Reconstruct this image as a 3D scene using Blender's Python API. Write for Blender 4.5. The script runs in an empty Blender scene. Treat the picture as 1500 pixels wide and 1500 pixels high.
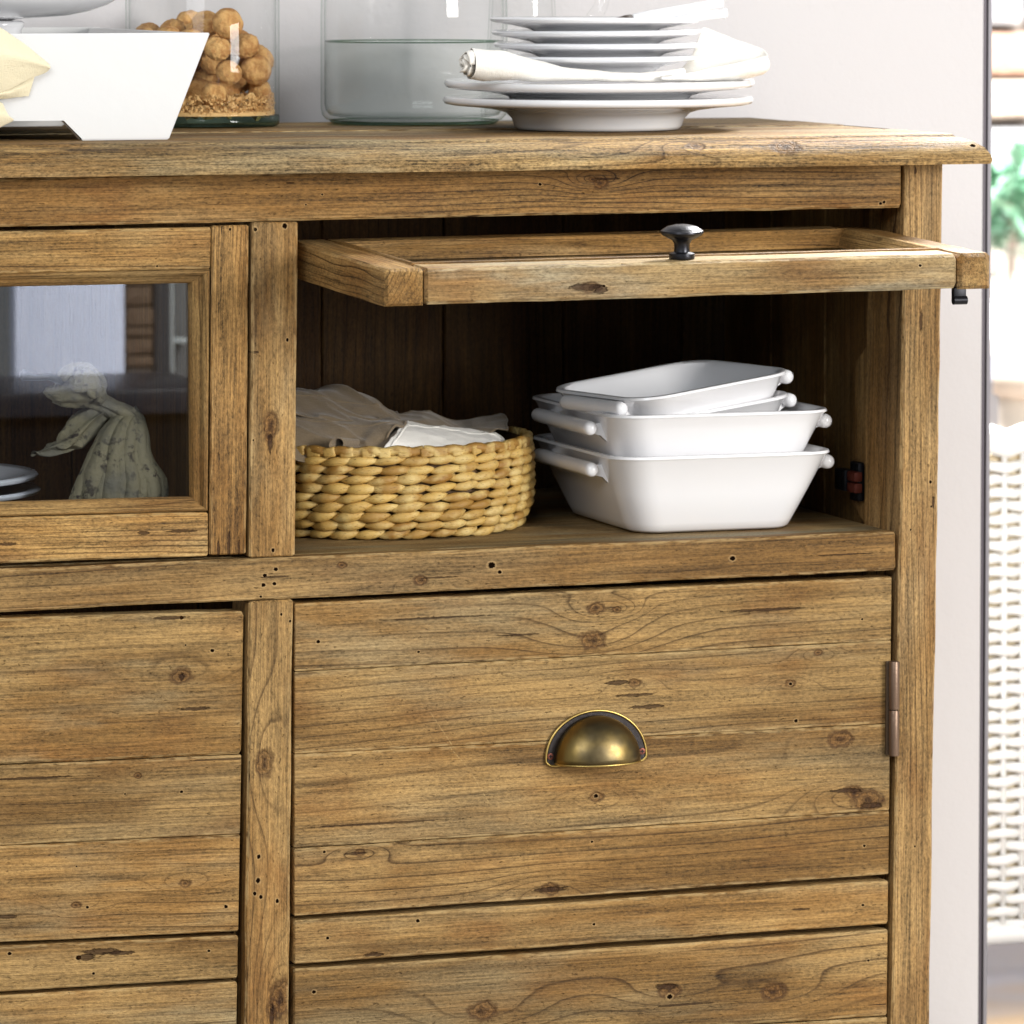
import bpy, bmesh, math, random
from mathutils import Vector, Matrix, noise

random.seed(7)
sc = bpy.context.scene
V = Vector

# ------------------------------------------------------------------ camera
F_PX, YAW, PITCH, PPY, DIST = 7500.0, math.radians(18.9), math.radians(2.5), 267.5, 7500 / 1750
FW = V((math.sin(YAW) * math.cos(PITCH), math.cos(YAW) * math.cos(PITCH), -math.sin(PITCH)))
RT = V((math.cos(YAW), -math.sin(YAW), 0))
UP = RT.cross(FW)
CAM = V((0, 0, 0.9)) - FW * DIST
cd = bpy.data.cameras.new('camera')
cam = bpy.data.objects.new('camera', cd)
sc.collection.objects.link(cam)
cam.location = CAM
cam.rotation_euler = (math.pi / 2 - PITCH, 0, -YAW)
cd.sensor_width = 36
cd.lens = F_PX / 1500 * 36
cd.shift_y = (PPY - 750) / 1500
cd.clip_start, cd.clip_end = 0.1, 200
cd.dof.use_dof = True
cd.dof.focus_distance = 4.25
cd.dof.aperture_fstop = 13
sc.camera = cam

# ------------------------------------------------------------------ world, lamps, exposure
w = bpy.data.worlds.new('World')
sc.world = w
w.use_nodes = True
w.node_tree.nodes['Background'].inputs[0].default_value = (0.93, 0.97, 1.0, 1)
w.node_tree.nodes['Background'].inputs[1].default_value = 0.44


def area(name, loc, target, sx, sy, power, col=(1, 1, 1)):
    l = bpy.data.lights.new(name, 'AREA')
    l.shape, l.size, l.size_y, l.energy, l.color = 'RECTANGLE', sx, sy, power, col
    o = bpy.data.objects.new(name, l)
    sc.collection.objects.link(o)
    o.location = loc
    o.rotation_euler = (V(target) - V(loc)).to_track_quat('-Z', 'Y').to_euler()
    return o


area('window_light', (2.5, -3.7, 1.55), (0.0, 0, 0.66), 1.2, 1.5, 190, (1, 0.985, 0.955))
area('room_light', (-2.0, -3.3, 2.6), (0, 0, 0.7), 2.0, 1.4, 74, (0.94, 0.97, 1))
area('garden_daylight', (3.2, 3.6, 4.6), (1.9, 2.8, 0.3), 3.0, 3.0, 3000, (1, 0.99, 0.96))
sc.view_settings.view_transform = 'Standard'
sc.view_settings.look = 'None'
sc.view_settings.exposure = 0.03
sc.view_settings.gamma = 1
sc.render.engine = 'CYCLES'
sc.cycles.use_denoising = True
sc.cycles.max_bounces = 7
sc.cycles.diffuse_bounces = 3
sc.cycles.adaptive_threshold = .02
sc.cycles.transparent_max_bounces = 24
sc.cycles.caustics_reflective = False
sc.cycles.caustics_refractive = False


# ------------------------------------------------------------------ helpers
def ray(x, y):
    return FW + RT * ((x - 750) / F_PX) - UP * ((y - PPY) / F_PX)


def at(x, y, Y=0.0):
    d = ray(x, y)
    return CAM + d * ((Y - CAM.y) / d.y)


def atz(x, y, z):
    d = ray(x, y)
    return CAM + d * ((z - CAM.z) / d.z)


def lin(c):
    return tuple(((v / 255) / 12.92 if v / 255 <= 0.04045 else ((v / 255 + 0.055) / 1.055) ** 2.4) for v in c) + (1,)


def link(o, parent=None):
    sc.collection.objects.link(o)
    if parent is not None:
        o.parent = parent
        o.matrix_parent_inverse = WM.get(parent.name, Matrix()).inverted()
    return o


WM = {}


def empty(name, loc, parent=None):
    o = bpy.data.objects.new(name, None)
    o.empty_display_size = 0.02
    o.location = loc
    link(o, parent)
    WM[o.name] = Matrix.Translation(V(loc))
    return o


def tag(o, label=None, cat=None, group=None, kind=None):
    if label: o['label'] = label
    if cat: o['category'] = cat
    if group: o['group'] = group
    if kind: o['kind'] = kind
    return o


def obj(name, verts, faces, mat, parent=None, smooth=True, loc=None, attrs=None, autosmooth=None):
    me = bpy.data.meshes.new(name)
    me.from_pydata([tuple(v) for v in verts], [], faces)
    me.validate()
    bm = bmesh.new(); bm.from_mesh(me)
    bmesh.ops.recalc_face_normals(bm, faces=bm.faces)
    bm.to_mesh(me); bm.free()
    if attrs:
        for k, (ty, data) in attrs.items():
            a = me.attributes.new(k, ty, 'POINT')
            if ty == 'FLOAT_VECTOR':
                a.data.foreach_set('vector', [c for v in data for c in v])
            else:
                a.data.foreach_set('value', data)
    if mat: me.materials.append(mat)
    if smooth:
        me.polygons.foreach_set('use_smooth', [True] * len(me.polygons))
        if autosmooth: me.set_sharp_from_angle(angle=math.radians(autosmooth))
    o = bpy.data.objects.new(name, me)
    link(o, parent)
    if loc is not None:
        o.location = loc
    return o


def grid_faces(nu, nv, closed_v=False, closed_u=False, base=0):
    f = []
    for i in range(nu if closed_u else nu - 1):
        for j in range(nv if closed_v else nv - 1):
            a = i * nv + j; b = i * nv + (j + 1) % nv
            i2 = (i + 1) % nu
            f.append((base + a, base + b, base + i2 * nv + (j + 1) % nv, base + i2 * nv + j))
    return f


def lathe(profile, n=48, cx=0, cy=0, sx=1, sy=1, closed=False):
    vs = []
    for r, z in profile:
        for k in range(n):
            a = 2 * math.pi * k / n
            vs.append((cx + r * sx * math.cos(a), cy + r * sy * math.sin(a), z))
    fs = grid_faces(len(profile), n, closed_v=True, closed_u=closed)
    if not closed:
        if profile[0][0] > 1e-5: fs.append(tuple(range(n)))
        if profile[-1][0] > 1e-5: fs.append(tuple(range((len(profile) - 1) * n, len(profile) * n)))
    return vs, fs


def tube(path, radii, n=10, caps=True):
    vs, fs = [], []
    path = [V(p) for p in path]
    prev = None
    for i, p in enumerate(path):
        t = (path[min(i + 1, len(path) - 1)] - path[max(i - 1, 0)]).normalized()
        ref = prev if prev is not None else (V((0, 0, 1)) if abs(t.z) < 0.9 else V((1, 0, 0)))
        s = t.cross(ref)
        if s.length < 1e-6: s = t.cross(V((0, 1, 0)))
        s.normalize(); q = s.cross(t).normalized(); prev = q
        r = radii[i] if isinstance(radii, (list, tuple)) else radii
        for k in range(n):
            a = 2 * math.pi * k / n
            vs.append(p + s * (r * math.cos(a)) + q * (r * math.sin(a)))
    fs = grid_faces(len(path), n, closed_v=True)
    if caps:
        fs.append(tuple(range(n))); fs.append(tuple(range((len(path) - 1) * n, len(path) * n)))
    return vs, fs


def merge(*parts):
    vs, fs = [], []
    for v, f in parts:
        b = len(vs); vs += list(v); fs += [tuple(i + b for i in q) for q in f]
    return vs, fs


def boxm(x0, x1, y0, y1, z0, z1, b=0.0):
    bm = bmesh.new()
    bmesh.ops.create_cube(bm, size=1)
    for v in bm.verts:
        v.co = V((x0 + (v.co.x + .5) * (x1 - x0), y0 + (v.co.y + .5) * (y1 - y0), z0 + (v.co.z + .5) * (z1 - z0)))
    if b: bmesh.ops.bevel(bm, geom=list(bm.edges), offset=b, segments=2, affect='EDGES', profile=0.6)
    bm.verts.ensure_lookup_table()
    r = [v.co.copy() for v in bm.verts], [tuple(v.index for v in f.verts) for f in bm.faces]
    bm.free()
    return r


def catmull(pts, n):
    P = [V(p) for p in pts]
    out = []
    m = len(P) - 1
    for k in range(n):
        t = k / (n - 1) * m
        i = min(int(t), m - 1); f = t - i
        p0, p1, p2, p3 = P[max(i - 1, 0)], P[i], P[i + 1], P[min(i + 2, m)]
        out.append(0.5 * ((2 * p1) + (p2 - p0) * f + (2 * p0 - 5 * p1 + 4 * p2 - p3) * f * f + (3 * p1 - p0 - 3 * p2 + p3) * f ** 3))
    return out


def loft(rows, nu=36, nv=36, wrinkle=0.0, wscale=30, seed=0):
    """smooth cloth-like surface through rows of 3D points"""
    A = [catmull(r, nv) for r in rows]
    cols = [catmull([A[i][j] for i in range(len(A))], nu) for j in range(nv)]
    vs = []
    for i in range(nu):
        for j in range(nv):
            p = cols[j][i]
            if wrinkle:
                p = p + noise.noise_vector(p * wscale + V((seed, seed * 2, 0))) * wrinkle * .7 + noise.noise_vector(p * wscale * 2.7 + V((seed, 3, 0))) * wrinkle * .3
                rg = 1 - abs(noise.noise(V((p.x * wscale * 1.3 + p.y * wscale, p.y * wscale * .5 + seed, p.z * wscale)))) * 2
                p = p + V((0, -.5, 1)) * (max(0, rg) ** 3 * wrinkle * .9)
            vs.append(p)
    return vs, grid_faces(nu, nv)


def solid(o, th, offset=0, subsurf=0):
    m = o.modifiers.new('thickness', 'SOLIDIFY'); m.thickness = th; m.offset = offset
    if subsurf:
        s = o.modifiers.new('smooth', 'SUBSURF'); s.levels = s.render_levels = subsurf
    return o


# ------------------------------------------------------------------ node helpers
class NT:
    def __init__(s, tree): s.t = tree
    def n(s, ty, **kw):
        nd = s.t.nodes.new(ty)
        for k, v in kw.items(): setattr(nd, k, v)
        return nd
    def put(s, sock, v):
        if isinstance(v, bpy.types.NodeSocket): s.t.links.new(v, sock)
        elif v is not None: sock.default_value = v
    def m(s, op, a, b=None, c=None, clamp=False):
        nd = s.n('ShaderNodeMath', operation=op, use_clamp=clamp)
        s.put(nd.inputs[0], a); s.put(nd.inputs[1], b); s.put(nd.inputs[2], c)
        return nd.outputs[0]
    def vm(s, op, a, b=None):
        nd = s.n('ShaderNodeVectorMath', operation=op)
        s.put(nd.inputs[0], a); s.put(nd.inputs[1], b)
        return nd.outputs['Value'] if op in ('LENGTH', 'DISTANCE', 'DOT_PRODUCT') else nd.outputs[0]
    def noise(s, vec, scale=1.0, detail=2, rough=.5, mul=None, out=0, dist=0):
        if mul: vec = s.vm('MULTIPLY', vec, mul)
        nd = s.n('ShaderNodeTexNoise')
        s.put(nd.inputs['Vector'], vec); nd.inputs['Scale'].default_value = scale
        nd.inputs['Detail'].default_value = detail; nd.inputs['Roughness'].default_value = rough
        nd.inputs['Distortion'].default_value = dist
        return nd.outputs[out]
    def ramp(s, v, a, b, lo=0.0, hi=1.0):
        nd = s.n('ShaderNodeMapRange', interpolation_type='SMOOTHSTEP')
        s.put(nd.inputs[0], v)
        for i, q in enumerate((a, b, lo, hi)): s.put(nd.inputs[i + 1], q)
        return nd.outputs[0]
    def mix(s, f, a, b, mode='MIX'):
        nd = s.n('ShaderNodeMix', data_type='RGBA', blend_type=mode)
        s.put(nd.inputs[0], f); s.put(nd.inputs[6], a); s.put(nd.inputs[7], b)
        return nd.outputs[2]
    def curve(s, v, pts):
        nd = s.n('ShaderNodeValToRGB')
        e = nd.color_ramp.elements
        while len(e) < len(pts): e.new(0.5)
        for k, (p, c) in enumerate(pts):
            e[k].position = p; e[k].color = (c, c, c, 1) if not isinstance(c, tuple) else c
        s.put(nd.inputs[0], v)
        return nd.outputs[0]
    def bump(s, h, dist=0.001, strength=1.0, normal=None):
        nd = s.n('ShaderNodeBump'); nd.inputs['Strength'].default_value = strength
        nd.inputs['Distance'].default_value = dist
        s.put(nd.inputs['Height'], h)
        if normal: s.put(nd.inputs['Normal'], normal)
        return nd.outputs[0]


def newmat(name):
    m = bpy.data.materials.new(name); m.use_nodes = True
    t = NT(m.node_tree)
    b = m.node_tree.nodes['Principled BSDF']
    return m, t, b


def simple(name, col, rough=.5, metal=0.0, spec=.5, coat=0.0, bump=None, trans=0):
    m, t, b = newmat(name)
    b.inputs['Base Color'].default_value = col
    b.inputs['Roughness'].default_value = rough
    b.inputs['Metallic'].default_value = metal
    b.inputs['Specular IOR Level'].default_value = spec
    b.inputs['Coat Weight'].default_value = coat
    b.inputs['Coat Roughness'].default_value = .06
    if bump:
        g = t.n('ShaderNodeNewGeometry').outputs['Position']
        t.put(b.inputs['Normal'], t.bump(t.noise(g, bump[0], 3), bump[1], 1))
    return m


# ------------------------------------------------------------------ wood
def wood_group():
    g = bpy.data.node_groups.new('WoodGrain', 'ShaderNodeTree')
    I = g.interface
    for nm, ty in (('P', 'NodeSocketVector'), ('Seed', 'NodeSocketFloat'), ('Phase', 'NodeSocketFloat'), ('Rings', 'NodeSocketFloat'), ('Grey', 'NodeSocketFloat'), ('Contrast', 'NodeSocketFloat'), ('Grit', 'NodeSocketFloat'), ('Pith', 'NodeSocketFloat')):
        I.new_socket(nm, in_out='INPUT', socket_type=ty)
    for nm, ty in (('Color', 'NodeSocketColor'), ('Height', 'NodeSocketFloat'), ('Rough', 'NodeSocketFloat')):
        I.new_socket(nm, in_out='OUTPUT', socket_type=ty)
    t = NT(g)
    gi = t.n('NodeGroupInput').outputs; go = t.n('NodeGroupOutput').inputs
    P, S = gi['P'], gi['Seed']
    off = t.n('ShaderNodeCombineXYZ')
    for i, k in enumerate((17.31, 7.77, 3.13)): t.put(off.inputs[i], t.m('MULTIPLY', S, k))
    Q = t.vm('ADD', P, off.outputs[0])
    sep = t.n('ShaderNodeSeparateXYZ'); t.put(sep.inputs[0], P)
    u, v, ww = sep.outputs
    h1 = t.m('FRACT', t.m('MULTIPLY', S, 3.737)); h2 = t.m('FRACT', t.m('MULTIPLY', S, 7.913)); h3 = t.m('FRACT', t.m('MULTIPLY', S, 5.171))
    n1 = t.noise(Q, 1, 2, .5, (1.2, 6, 6)); n2 = t.noise(Q, 1, 2, .5, (4.5, 24, 24))
    vv = t.m('ADD', v, t.m('MULTIPLY', t.m('SUBTRACT', n1, .5), .05))
    vv = t.m('ADD', vv, t.m('MULTIPLY', t.m('SUBTRACT', n2, .5), .007))
    vv = t.m('ADD', vv, t.m('MULTIPLY', u, t.m('MULTIPLY', t.m('SUBTRACT', h3, .5), .08)))
    vv = t.m('ADD', t.m('SUBTRACT', vv, t.m('MULTIPLY', t.m('SUBTRACT', h1, .5), .22)), gi['Pith'])
    bb = t.m('ADD', ww, t.m('ADD', .02, t.m('MULTIPLY', h2, .06)))
    r = t.m('SQRT', t.m('ADD', t.m('MULTIPLY', vv, vv), t.m('MULTIPLY', bb, bb)))
    ph = t.m('ADD', t.m('MULTIPLY', r, gi['Rings']), gi['Phase'])
    ph = t.m('ADD', ph, t.m('MULTIPLY', t.noise(Q, 1, 3, .55, (3, 55, 55)), .55))
    fr = t.m('FRACT', ph)
    late = t.curve(fr, [(0, .10), (.5, .02), (.82, .18), (.94, .9), (.97, .7), (1, .10)])
    lmod = t.ramp(t.noise(Q, 1, 2, .5, (2.3, 17, 17)), .32, .66, .28, 1.2)
    late = t.m('MULTIPLY', late, lmod)
    fib = t.noise(Q, 1, 3, .65, (16, 620, 620))
    fib2 = t.noise(Q, 1, 3, .6, (5, 120, 120))
    blot = t.noise(Q, 1, 4, .6, (3.2, 15, 15))
    blot2 = t.noise(Q, 1, 3, .55, (9, 22, 22))
    fine = t.noise(Q, 1, 3, .75, (240, 520, 520))
    LIGHT, MID, DARK, WARM, GREY = lin((181, 147, 95)), lin((147, 111, 63)), lin((64, 42, 20)), lin((132, 90, 46)), lin((163, 144, 108))
    c = t.mix(t.ramp(blot, .38, .60), LIGHT, MID)
    c = t.mix(t.m('MULTIPLY', t.ramp(blot2, .48, .75), .65), c, WARM)
    gm = t.m('MULTIPLY', t.ramp(t.noise(t.vm('ADD', Q, (4.1, 2.2, 1)), 1, 4, .6, (4, 20, 20)), .45, .72), gi['Grey'])
    c = t.mix(gm, c, GREY)
    c = t.mix(t.m('MULTIPLY', late, gi['Contrast'], clamp=True), c, DARK)
    cen = lambda x, k: t.m('MULTIPLY', t.m('SUBTRACT', x, .5), k)
    fm = t.m('ADD', cen(fib, 1.45), t.m('ADD', cen(fib2, 1.0), cen(fine, 1.6)))
    fm = t.m('MAXIMUM', t.m('ADD', .81, t.m('MULTIPLY', t.m('MULTIPLY', fm, .98), gi['Grit'])), .12)
    fm = t.m('MULTIPLY', fm, t.m('ADD', .87, t.m('MULTIPLY', t.m('FRACT', t.m('MULTIPLY', S, 11.37)), .26)))
    fm = t.m('MULTIPLY', fm, t.ramp(t.noise(t.vm('ADD', Q, (9.1, 1.2, 4)), 1, 3, .55, (2.2, 9, 9)), .3, .7, .80, 1.18))
    cc = t.n('ShaderNodeCombineXYZ')
    for i in range(3): t.put(cc.inputs[i], fm)
    c = t.mix(1.0, c, cc.outputs[0], 'MULTIPLY')
    crack = t.ramp(t.noise(t.vm('ADD', Q, (1.7, 5.3, 2)), 1, 2, .5, (4.5, 330, 330)), .69, .75)
    cgate = t.ramp(blot2, .5, .62)
    crack = t.m('MULTIPLY', crack, cgate)
    pit = t.m('MULTIPLY', t.ramp(t.noise(Q, 1, 2, .6, (170, 420, 420)), .65, .76), .5)
    dk = t.m('MAXIMUM', t.m('MULTIPLY', crack, .85), pit)
    c = t.mix(dk, c, lin((46, 28, 13)))
    hgt = t.m('ADD', t.m('MULTIPLY', fib, 1.0), t.m('ADD', t.m('MULTIPLY', fib2, .8), t.m('ADD', t.m('MULTIPLY', pit, -1.2), t.m('MULTIPLY', fine, .7))))
    t.put(go['Color'], c); t.put(go['Height'], hgt)
    t.put(go['Rough'], t.m('ADD', .5, t.m('MULTIPLY', fib, .25)))
    return g


def knot_group():
    g = bpy.data.node_groups.new('Knot', 'ShaderNodeTree')
    I = g.interface
    for nm, ty in (('P', 'NodeSocketVector'), ('Center', 'NodeSocketVector'), ('Size', 'NodeSocketFloat')):
        I.new_socket(nm, in_out='INPUT', socket_type=ty)
    for nm in ('Phase', 'Core', 'Rim', 'Eye'):
        I.new_socket(nm, in_out='OUTPUT', socket_type='NodeSocketFloat')
    t = NT(g)
    gi = t.n('NodeGroupInput').outputs; go = t.n('NodeGroupOutput').inputs
    d = t.vm('SUBTRACT', gi['P'], gi['Center'])
    wob = t.noise(gi['P'], 160, 2)
    dl = t.vm('LENGTH', t.vm('MULTIPLY', d, (.62, 1, 0)))
    dw = t.m('ADD', dl, t.m('MULTIPLY', t.m('SUBTRACT', wob, .5), t.m('MULTIPLY', gi['Size'], .9)))
    q = t.m('DIVIDE', t.vm('LENGTH', t.vm('MULTIPLY', d, (.33, 1, 0))), t.m('MULTIPLY', gi['Size'], 2.3))
    t.put(go['Phase'], t.m('MULTIPLY', t.m('EXPONENT', t.m('MULTIPLY', t.m('MULTIPLY', q, q), -1)), 2.2))
    x = t.m('DIVIDE', dw, gi['Size'])
    t.put(go['Core'], t.ramp(x, 1.05, .45))
    rr = t.m('FRACT', t.m('MULTIPLY', x, 2.6))
    t.put(go['Eye'], t.m('MAXIMUM', t.ramp(x, .42, .12), t.m('MULTIPLY', t.m('MULTIPLY', t.ramp(rr, .55, .9), t.ramp(x, 1.0, .8)), .55)))
    t.put(go['Rim'], t.m('MULTIPLY', t.ramp(x, .55, .8), t.ramp(x, 1.15, .85)))
    return g


WG, KG = wood_group(), knot_group()


def wood(name, knots=(), holes=(), rings=150, grey=.5, contrast=.85, gain=(1, 1, 1), cuts=(), grit=1.0, pith=0.0, scratches=()):
    m, t, b = newmat(name)
    P = t.n('ShaderNodeAttribute', attribute_name='grain').outputs['Vector']
    S = t.n('ShaderNodeAttribute', attribute_name='gs').outputs['Fac']
    phase = 0.0; core = rim = eye = None
    for (u, v, s) in knots:
        k = t.n('ShaderNodeGroup'); k.node_tree = KG
        t.put(k.inputs['P'], P); k.inputs['Center'].default_value = (u, v, 0); k.inputs['Size'].default_value = s
        phase = t.m('ADD', phase, k.outputs['Phase'])
        core = k.outputs['Core'] if core is None else t.m('MAXIMUM', core, k.outputs['Core'])
        eye = k.outputs['Eye'] if eye is None else t.m('MAXIMUM', eye, k.outputs['Eye'])
        rim = k.outputs['Rim'] if rim is None else t.m('MAXIMUM', rim, k.outputs['Rim'])
    g = t.n('ShaderNodeGroup'); g.node_tree = WG
    t.put(g.inputs['P'], P); t.put(g.inputs['Seed'], S); t.put(g.inputs['Phase'], phase)
    g.inputs['Rings'].default_value = rings; g.inputs['Grey'].default_value = grey; g.inputs['Contrast'].default_value = contrast; g.inputs['Grit'].default_value = grit; g.inputs['Pith'].default_value = pith
    c, h = g.outputs['Color'], g.outputs['Height']
    if core is not None:
        sp = t.noise(P, 420, 3, .6)
        kc = t.mix(t.ramp(sp, .36, .66), lin((84, 54, 28)), lin((140, 99, 56)))
        c = t.mix(t.m('MULTIPLY', core, .62), c, kc)
        c = t.mix(t.m('MULTIPLY', rim, .55), c, lin((64, 38, 18)))
        c = t.mix(t.m('MULTIPLY', eye, t.ramp(sp, .3, .6, .35, .9)), c, lin((44, 26, 13)))
        h = t.m('SUBTRACT', h, t.m('MULTIPLY', t.m('MULTIPLY', core, sp), 1.6))
    dark = None
    for (u, v, s) in holes:
        d = t.vm('SUBTRACT', P, (u, v, 0))
        x = t.m('DIVIDE', t.m('ADD', t.vm('LENGTH', t.vm('MULTIPLY', d, (.85, 1, 0))), t.m('MULTIPLY', t.m('SUBTRACT', t.noise(P, 700, 1), .5), s * .8)), s)
        k = t.ramp(x, 1.1, .75)
        c = t.mix(t.m('MULTIPLY', t.m('MULTIPLY', t.ramp(x, 1.9, 1.15), t.ramp(x, .8, 1.1)), .45), c, lin((196, 164, 116)))
        c = t.mix(k, c, lin((20, 12, 7)))
        dark = k if dark is None else t.m('MAXIMUM', dark, k)
        h = t.m('SUBTRACT', h, t.m('MULTIPLY', k, 4.0))
    for (u, v, lu, lv) in cuts:      # gouges along the grain
        d = t.vm('SUBTRACT', P, (u, v, 0))
        d = t.vm('MULTIPLY', d, (1 / lu, 1 / lv, 0))
        x = t.m('ADD', t.vm('LENGTH', d), t.m('MULTIPLY', t.m('SUBTRACT', t.noise(P, 1, 3, .7, (140, 420, 420)), .5), 1.8))
        k = t.ramp(x, 1.0, .7)
        c = t.mix(t.m('MULTIPLY', k, .8), c, lin((52, 31, 15)))
        h = t.m('SUBTRACT', h, t.m('MULTIPLY', k, 2.0))
    for (u0, v0, u1, v1) in scratches:
        L_ = math.hypot(u1 - u0, v1 - v0); du, dv = (u1 - u0) / L_, (v1 - v0) / L_
        d = t.vm('SUBTRACT', P, (u0, v0, 0))
        al = t.vm('DOT_PRODUCT', d, (du, dv, 0)); ac = t.m('ABSOLUTE', t.vm('DOT_PRODUCT', d, (-dv, du, 0)))
        k = t.m('MULTIPLY', t.ramp(ac, .0008, .0002), t.m('MULTIPLY', t.ramp(al, 0, L_ * .2), t.ramp(al, L_, L_ * .8)))
        k = t.m('MULTIPLY', k, t.ramp(t.noise(P, 300, 2), .40, .65, .0, .42))
        c = t.mix(k, c, lin((205, 174, 120)))
    ea = t.n('ShaderNodeAttribute', attribute_name='edge').outputs['Vector']
    es = t.n('ShaderNodeSeparateXYZ'); t.put(es.inputs[0], ea)
    ps = t.n('ShaderNodeSeparateXYZ'); t.put(ps.inputs[0], P)
    de = t.m('SUBTRACT', es.outputs[1], t.m('ABSOLUTE', es.outputs[0]))
    wn = t.noise(P, 1, 2, .6, (60, 300, 300))
    wear = t.m('MULTIPLY', t.ramp(de, .0034, .0008), t.ramp(ps.outputs[2], .0030, .0012))
    wear = t.m('MULTIPLY', t.m('MULTIPLY', wear, t.ramp(wn, .42, .58)), t.m('MULTIPLY', t.m('GREATER_THAN', es.outputs[1], .001), .45))
    c = t.mix(wear, c, lin((206, 178, 128)))
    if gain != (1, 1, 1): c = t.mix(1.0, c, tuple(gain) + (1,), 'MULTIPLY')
    t.put(b.inputs['Base Color'], c)
    t.put(b.inputs['Roughness'], g.outputs['Rough'])
    if dark is None: b.inputs['Specular IOR Level'].default_value = .2
    else: t.put(b.inputs['Specular IOR Level'], t.m('SUBTRACT', .2, t.m('MULTIPLY', dark, .2), clamp=True))
    t.put(b.inputs['Normal'], t.bump(h, .0012, .95))
    return m


PLAIN = {}


def plainwood(rings=150, grey=.5, contrast=.85, gain=(1, 1, 1), grit=1.0, pith=0.0):
    k = (rings, grey, contrast, gain, grit, pith)
    if k not in PLAIN: PLAIN[k] = wood('wood', rings=rings, grey=grey, contrast=contrast, gain=gain, grit=grit, pith=pith)
    return PLAIN[k]


def board3(name, parent, TL, TR, BR, BL, dvec, axis='h', n=9, c=.0014, jit=.0005, knots=(), holes=(), cuts=(), scratches=(), Y=0.0, **wk):
    """one plank: visible face TL..BL, body reaching along dvec; grain along axis"""
    TL, TR, BR, BL, dvec = map(V, (TL, TR, BR, BL, dvec))
    if axis == 'v': A0, A1, B0, B1 = BR, TR, BL, TL       # sections run bottom to top: A right side, B left side
    else: A0, A1, B0, B1 = TL, TR, BL, BR                  # A upper side, B lower side
    ctr = (TL + TR + BR + BL) / 4
    ax = ((A1 + B1) - (A0 + B0)); L = ax.length / 2; ax.normalize()
    dn = dvec.normalized(); cr = dn.cross(ax)
    if cr.dot(A0 - B0) < 0: cr = -cr
    cr.normalize()
    seed = random.random() * 50 + 1
    ts = [0, min(c / L, .02)] + [i / n for i in range(1, n)] + [1 - min(c / L, .02), 1]
    vs, gr, ed = [], [], []
    for i, tt in enumerate(ts):
        a, b = A0.lerp(A1, tt), B0.lerp(B1, tt)
        k = (a - ctr).dot(ax)
        up = (a - b).normalized()
        ja = noise.noise(V((k * 22, seed, 0))) * jit * 1.6; jb = noise.noise(V((k * 22, seed, 9))) * jit * 1.6
        a = a + up * (ja - jit); b = b + up * (jb + jit)
        jc = c * (1 + .8 * noise.noise(V((k * 40, seed, 5)))); jd = c * (1 + .8 * noise.noise(V((k * 40, seed, 15))))
        e = c if i in (0, len(ts) - 1) else 0.0
        D = dvec.length
        ring = [b + dn * (D - e), b + dn * (jd + e), b + up * (jd + e) + dn * e, a - up * (jc + e) + dn * e, a + dn * (jc + e), a + dn * (D - e)]
        if e:
            ring[0] += up * e; ring[1] += up * e; ring[4] -= up * e; ring[5] -= up * e
        vs += ring
        hw = (a - b).length / 2
        ed += [(-hw, hw, 0), (-hw, hw, 0), (-hw + jd, hw, 0), (hw - jc, hw, 0), (hw, hw, 0), (hw, hw, 0)]
    for p in vs:
        d = p - ctr
        gr.append((d.dot(ax), d.dot(cr), d.dot(dn)))
    fs = grid_faces(len(ts), 6, closed_v=True)
    fs += [tuple(range(6)), tuple(range((len(ts) - 1) * 6, len(ts) * 6))]
    if knots or holes or cuts or scratches:
        def loc(px, py):
            d = at(px, py, Y) - ctr
            return d.dot(ax), d.dot(cr)
        mt = wood('wood', [loc(x, y) + (s,) for x, y, s in knots], [loc(x, y) + (s,) for x, y, s in holes], cuts=[loc(x, y) + (a_, b_) for x, y, a_, b_ in cuts], scratches=[loc(a_, b_) + loc(c_, d_) for a_, b_, c_, d_ in scratches], **wk)
    else: mt = plainwood(**wk)
    return obj(name, vs, fs, mt, parent, smooth=True, autosmooth=28, attrs={'grain': ('FLOAT_VECTOR', gr), 'edge': ('FLOAT_VECTOR', ed), 'gs': ('FLOAT', [seed] * len(vs))})


def board(name, parent, quad, Y=0.0, th=.02, axis='h', **k):
    q = [at(x, y, Y) for x, y in quad]
    return board3(name, parent, *q, (0, th, 0), axis=axis, Y=Y, **k)


def boxboard(name, parent, x0, x1, y0, y1, z0, z1, axis='x', **k):
    """axis aligned plank given by its box; face is the front or, for flat boards, the top"""
    if axis == 'x':     # lying flat, grain along x, top face visible
        return board3(name, parent, (x0, y1, z1), (x1, y1, z1), (x1, y0, z1), (x0, y0, z1), (0, 0, z0 - z1), 'h', **k)
    if axis == 'y':     # side panel, grain along y, face towards -x
        return board3(name, parent, (x0, y1, z1), (x0, y0, z1), (x0, y0, z0), (x0, y1, z0), (x1 - x0, 0, 0), 'h', **k)
    if axis == 'z':     # upright, face towards -y
        return board3(name, parent, (x0, y0, z1), (x1, y0, z1), (x1, y0, z0), (x0, y0, z0), (0, y1 - y0, 0), 'v', **k)
    if axis == 'zx':    # upright, face towards -x
        return board3(name, parent, (x0, y1, z1), (x0, y0, z1), (x0, y0, z0), (x0, y1, z0), (x1 - x0, 0, 0), 'v', **k)


def lerp2(a, b, x):
    return a[1] + (b[1] - a[1]) * (x - a[0]) / (b[0] - a[0])


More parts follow.
